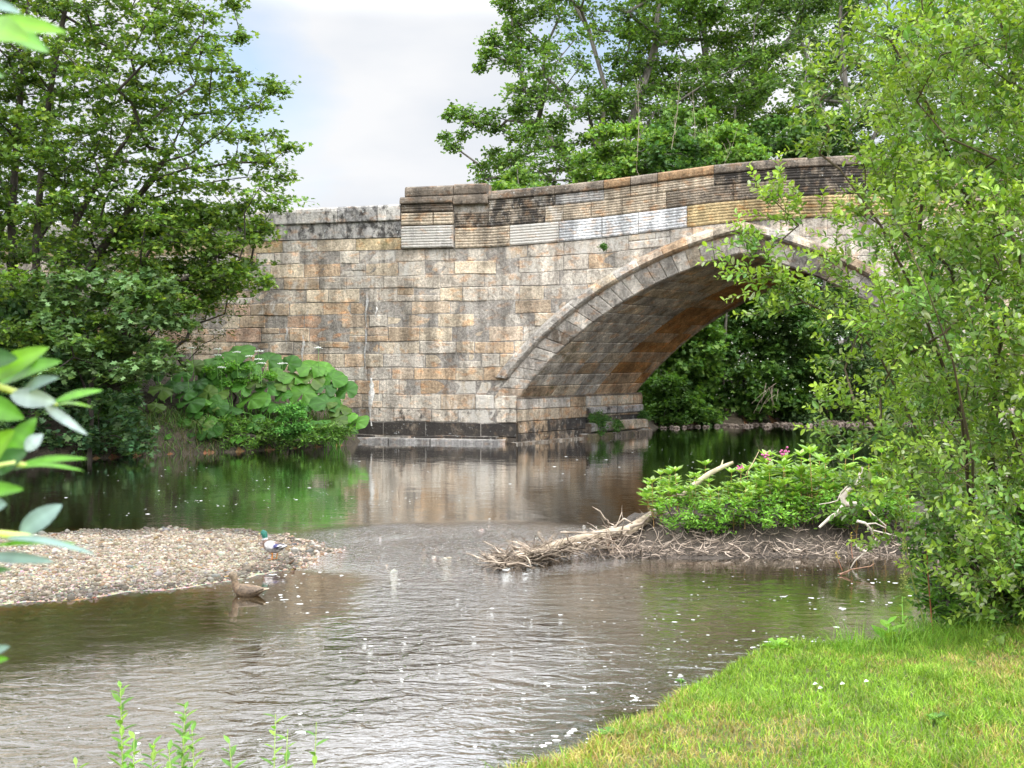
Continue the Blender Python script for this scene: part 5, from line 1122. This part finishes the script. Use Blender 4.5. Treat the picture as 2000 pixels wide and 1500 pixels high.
# --- ducks
def loft(mb, secs, n=16, colf=None):
    G = []; C_ = []
    for (c, ry, rz, tilt, col) in secs:
        row = []
        for k in range(n):
            a = 2*PI*k/n; y = ry*math.cos(a); z = rz*math.sin(a); row.append((c[0]-z*math.sin(tilt), c[1]+y, c[2]+z*math.cos(tilt))); cc = col if not isinstance(col, list) else (col[0] if z > .2*rz else (col[1] if z > -.45*rz else col[2])); C_.append(cc)
        G.append(row)
    mb.grid(G, np.array(C_), close=True); mb.add(G[0], [tuple(range(n))[::-1]], np.array(C_[:n])); mb.add(G[-1], [tuple(range(n))], np.array(C_[-n:]))
def duck(name, lab, loc, yaw, drake, scale=1.):
    th = thing(name, lab, 'duck', loc); th.rotation_euler[2] = yaw; th.scale = (scale,)*3; mb = MB()
    if drake: gy, br, wt, bk, gn, tl_ = (.30, .29, .29), (.13, .08, .06), (.58, .58, .58), (.015, .015, .02), (.012, .10, .07), (.72, .72, .70)
    else: gy, br, wt, bk, gn, tl_ = (.15, .105, .065), (.13, .085, .05), (.24, .18, .12), (.06, .04, .03), (.17, .125, .08), (.28, .22, .15)
    zb = .17 if drake else .045
    S = [((-.235, 0, zb+.035), .012, .006, 0, bk if drake else tl_), ((-.20, 0, zb+.030), .032, .014, 0, wt if drake else tl_), ((-.165, 0, zb+.022), .045, .026, 0, [bk, wt, bk] if drake else [gy, tl_, br]), ((-.12, 0, zb+.012), .062, .048, 0, [bk, bk, wt] if drake else gy),
         ((-.06, 0, zb), .082, .070, 0, [br, gy, gy]), ((.0, 0, zb), .092, .080, 0, [br if not drake else (.30, .25, .22), gy, gy]), ((.06, 0, zb+.005), .090, .080, .1, [gy, gy, gy]), ((.11, 0, zb+.018), .076, .070, .35, [gy, br, br]), ((.145, 0, zb+.045), .052, .052, .8, br),
         ((.158, 0, zb+.082), .040, .042, 1.2, br), ((.162, 0, zb+.100), .035, .036, 1.35, wt if drake else br), ((.165, 0, zb+.118), .034, .035, 1.35, gn), ((.168, 0, zb+.145), .037, .040, 1.2, gn), ((.178, 0, zb+.172), .040, .044, .8, gn), ((.202, 0, zb+.184), .037, .040, .2, gn), ((.226, 0, zb+.177), .026, .028, 0, gn), ((.236, 0, zb+.170), .013, .012, 0, gn)]
    loft(mb, S); o = mb.build('body', M_FEATHER, th, smooth=True, local=True)
    m2 = MB(); yc = (.50, .45, .10) if drake else (.40, .24, .08)
    loft(m2, [((.232, 0, zb+.168), .012, .010, 0, yc), ((.255, 0, zb+.163), .012, .006, 0, yc), ((.280, 0, zb+.160), .013, .004, 0, yc), ((.290, 0, zb+.159), .007, .002, 0, yc)], 10); m2.build('bill', M_HORN, th, smooth=True, local=True)
    for sy in (1, -1):
        m4 = MB(); wc_ = (.45, .43, .42) if drake else (.10, .07, .045)
        G = []
        for i in range(9):
            t = i/8; x = .09-.27*t; hh = .055*math.sin(PI*min(1, .12+t*.95))*(1-.35*t); yy = .094*math.sqrt(max(.05, 1-((x-.0)/.2)**2))
            G.append([(x, sy*(yy*.45), zb+.078-.03*t), (x-.005, sy*(yy+.006), zb+.052-.018*t), (x-.012, sy*(yy+.007), zb+.05-hh*1.1-.005*t)])
        cw = np.repeat([wc_ if i < 5 else ((.03, .03, .10) if (drake and i < 7) else wc_) for i in range(9)], 3, 0); m4.grid(G, cw); m4.build('wing', M_FEATHER, th, smooth=True, local=True)
        m6 = MB(); stone(m6, (.210, sy*.034, zb+.192), .0045, (.01, .01, .01), sq=1); m6.build('eye', M_HORN, th, local=True)
        if drake:
            m5 = MB(); oc = (.55, .20, .04); m5.tube([(-.01, sy*.045, zb-.05), (-.015, sy*.045, .08), (-.005, sy*.045, .012)], [.014, .008, .007], 7, oc)
            m5.add([(-.01, sy*.045-.006, .012), (-.01, sy*.045+.006, .012), (.07, sy*.045+.032, .004), (.078, sy*.045, .004), (.07, sy*.045-.032, .004), (-.01, sy*.045, .0)], [(0, 1, 2, 3, 4), (5, 4, 3), (5, 3, 2)], oc); m5.build('leg', M_HORN, th, smooth=False, local=True)
    return th
zd = h1(-2.95, 13.96); duck('mallard_drake', 'green-headed drake standing at the tip of the gravel bar', (-2.95, 13.96, max(zd, 0)+.005), math.radians(148), True, .92)
q = PW(486, 1163); duck('mallard_hen', 'brown speckled hen duck swimming below the gravel bar', (q[0], q[1], 0), math.radians(172), False, .95)

# --- seedlings at the bottom left
SG = [(.13, .29, .05), (.19, .36, .06), (.09, .21, .04)]
g_ = 'willow seedlings on the near bank at bottom left'
for i, (x, yt, xb, lab, nl_) in enumerate(((235, 1335, 245, 'tallest seedling at bottom left with a yellow-green tip', 22), (362, 1378, 352, 'second tallest seedling at bottom left, leaves on both sides', 20), (375, 1425, 395, 'leaning seedling between the two tall ones and the right stems', 12), (448, 1448, 460, 'short seedling with a forked leafy tip near the bottom edge', 9),
        (538, 1395, 510, 'seedling with one bright tip leaf in the middle of the right group', 11), (562, 1425, 555, 'thin sparse seedling second from the right', 7), (618, 1410, 598, 'rightmost bare thin seedling with tiny leaves', 7), (148, 1490, 150, 'leftmost seedling, only its tip above the bottom edge', 9), (300, 1452, 300, 'bushy low seedling between the tallest two', 15), (262, 1440, 270, 'low leafy seedling right beside the tallest one', 14), (330, 1462, 322, 'low seedling with broad leaves at the bottom edge', 12))):
    Y = 4.0+random.uniform(-.25, .25); b_ = P(xb, 1500, Y); b_[2] = h1(b_[0], Y); herb('willow_seedling', lab, 'seedling', b_, P(x, yt, Y), int(nl_*1.7), .082, SG, wid=1.15, spread=.75, stemr=.0032, stemc=(.4, .55, .2), grp=g_, lo=.45, uplean=.45)

# --- out-of-focus willow sprigs at the left edge
def sprig(lab, Y, stem, lvs):
    a = P(*stem[0], Y); th = thing('willow_sprig', lab, 'branch', tuple(a)); mb = MB(); mb.tube([P(x, y, Y) for x, y in stem], [.004]*(len(stem)-1)+[.0015], 6, (.6, .7, .3)); mb.build('stem', M_LEAF, th, smooth=True)
    for i, (x0, y0, x1, y1, w_, c, tw) in enumerate(lvs):
        p0, p1 = P(x0, y0, Y+random.uniform(-.03, .03)), P(x1, y1, Y+random.uniform(-.08, .05)); L = np.linalg.norm(p1-p0); d_ = (p1-p0)/L; wv = w_/FPX*Y
        nv = np.array([0, -1., .0])*math.cos(tw)+np.array([0, 0, 1.])*math.sin(tw); b_ = nrm(np.cross(nv, d_)); n_ = np.cross(d_, b_); m = MB(); G = []
        for k in range(13):
            t = k/12; hw = .5*wv*(math.sin(PI*t**.85)**.75)*(1+.03*math.sin(k*3)); bend = .10*L*math.sin(PI*t)
            G.append([p0+d_*L*t+b_*hw*s_+n_*(.22*abs(s_)*hw+bend*.6)*(1 if s_ else 1) for s_ in (-1, -.55, 0, .55, 1)])
        cc = {'g': (.09, .26, .012), 'y': (.15, .34, .015), 'w': (.34, .42, .42), 'd': (.03, .10, .014), 's': (.17, .26, .24)}[c]; CC = np.tile([[.9], [1.], [1.25], [1.], [.9]], (13, 1))*np.array(cc); CC = CC*RNG.uniform(.88, 1.12, (13, 1)).repeat(5, 0); m.grid(G, CC); m.build('leaf', M_NEAR, th, smooth=True)
sprig('blurred leafy sprig at mid height of the left edge with green and silvery leaves', 1.35, [(-120, 700), (-30, 745), (60, 775), (112, 790)],
      [(-30, 745, 97, 678, 46, 'y', .3), (0, 748, 122, 706, 42, 'g', .5), (48, 765, 116, 737, 26, 's', .3), (20, 772, 112, 786, 38, 'w', .2), (106, 786, 202, 762, 20, 'g', .6), (104, 795, 182, 796, 10, 'y', .8), (88, 792, 172, 850, 20, 'w', .3), (-30, 785, 48, 818, 44, 'g', .2), (-40, 705, 36, 700, 40, 'd', .3)])
sprig('blurred sprig just below the first with a broad upright green leaf', 1.30, [(-120, 930), (-30, 915), (30, 905), (60, 910)],
      [(2, 910, 72, 815, 46, 'g', .1), (-20, 905, 30, 840, 50, 'y', .2), (-30, 925, 55, 880, 50, 'd', .3), (50, 880, 84, 848, 30, 'w', .3), (38, 908, 172, 896, 17, 'g', .7), (25, 918, 165, 920, 12, 'g', .8), (-40, 965, 48, 956, 34, 'g', .3)])
sprig('blurred sprig with grey undersides hanging in front of the gravel bar', 1.25, [(-120, 1030), (-20, 1040), (50, 1048), (90, 1056)],
      [(38, 1044, 122, 985, 42, 's', .2), (0, 1052, 190, 1084, 16, 's', .8), (-10, 1066, 150, 1062, 15, 'g', .8), (-30, 1088, 108, 1098, 24, 's', .5), (-40, 1000, 14, 985, 50, 's', .3), (-30, 1118, 22, 1112, 16, 'd', .5)])
sprig('two blurred leaf tips low on the left edge above the rippled water', 1.3, [(-120, 1290), (-50, 1282), (-10, 1280)], [(-50, 1285, 20, 1262, 26, 's', .3), (-50, 1300, 18, 1286, 24, 'g', .4)])
sprig('blurred bright leaves in the top left corner', 1.2, [(-120, 20), (-40, 45), (0, 55)], [(-40, 52, 132, 64, 44, 'y', .4), (-20, 55, 96, 101, 58, 'g', .3), (-40, 60, 60, 80, 60, 'y', .3), (-40, 5, 42, 26, 26, 's', .5), (-40, 140, 8, 150, 30, 'g', .3)])

# --- moss and weeds on the stonework
for lab, x, y, Y, r_, n_ in (('clump of green moss and liverwort on the arch footing at the waterline', 1168, 826, 36.4, .38, 30), ('pale green moss sheet on the footing block under the arch', 1198, 832, 37.2, .30, 26), ('small green weed rooted in the wall beside the hood mould', 1178, 482, 32.7, .10, 5), ('yellow-green weeds on the far corner of the arch footing', 1258, 812, 38.6, .22, 14)):
    q = P(x, y, Y); th = thing('moss_clump', lab, 'moss', tuple(q)); mb = MB(); mb.tube([q+[0, .2, 0], q], [.01, .008], 4)
    cl = [np.array([*(q+RNG.normal(0, r_*.5, 3)*[1, .35, .8]), r_*.35, r_*.3, r_*.3, 1]) for _ in range(n_)]
    mb.build('stem', M_LEAF, th); leaf_obj('leaves', [foliage(MB(), cl, 12, 7, .055, T_OVAL, [(.05, .14, .035), (.08, .18, .06), (.10, .20, .05)], tw=False, up=.3)], M_LEAF, th)
# feathers on the lawn
FEL = ('larger white feather at the left of the scatter on the short grass', 'tiny white feather in the middle of the scatter on the lawn', 'rightmost tiny white feather on the lawn', 'small white feather just behind the larger one on the lawn')
for i, (x, y) in enumerate(((1602, 1345), (1645, 1337), (1692, 1332), (1592, 1337))):
    q = P(x, y, 6.6); q[2] = h1(q[0], 6.6)+.04; q = P(x, y, (CAMH-q[2])*FPX/(y-HOR)); mb = MB()
    mb.add([q+[-.014, 0, 0], q+[0, -.006, .005], q+[.016, .002, .004], q+[.002, .009, .012]], [(0, 1, 2, 3), (3, 2, 1, 0)], (.75, .75, .73)); mb.add([q+[-.01, .004, .003], q+[.01, .006, .004], q+[.0, .01, .014]], [(0, 1, 2)], (.75, .75, .73))
    tag(mb.build('white_feather', M_PETAL), FEL[i], 'feather', 'white feathers on the lawn')
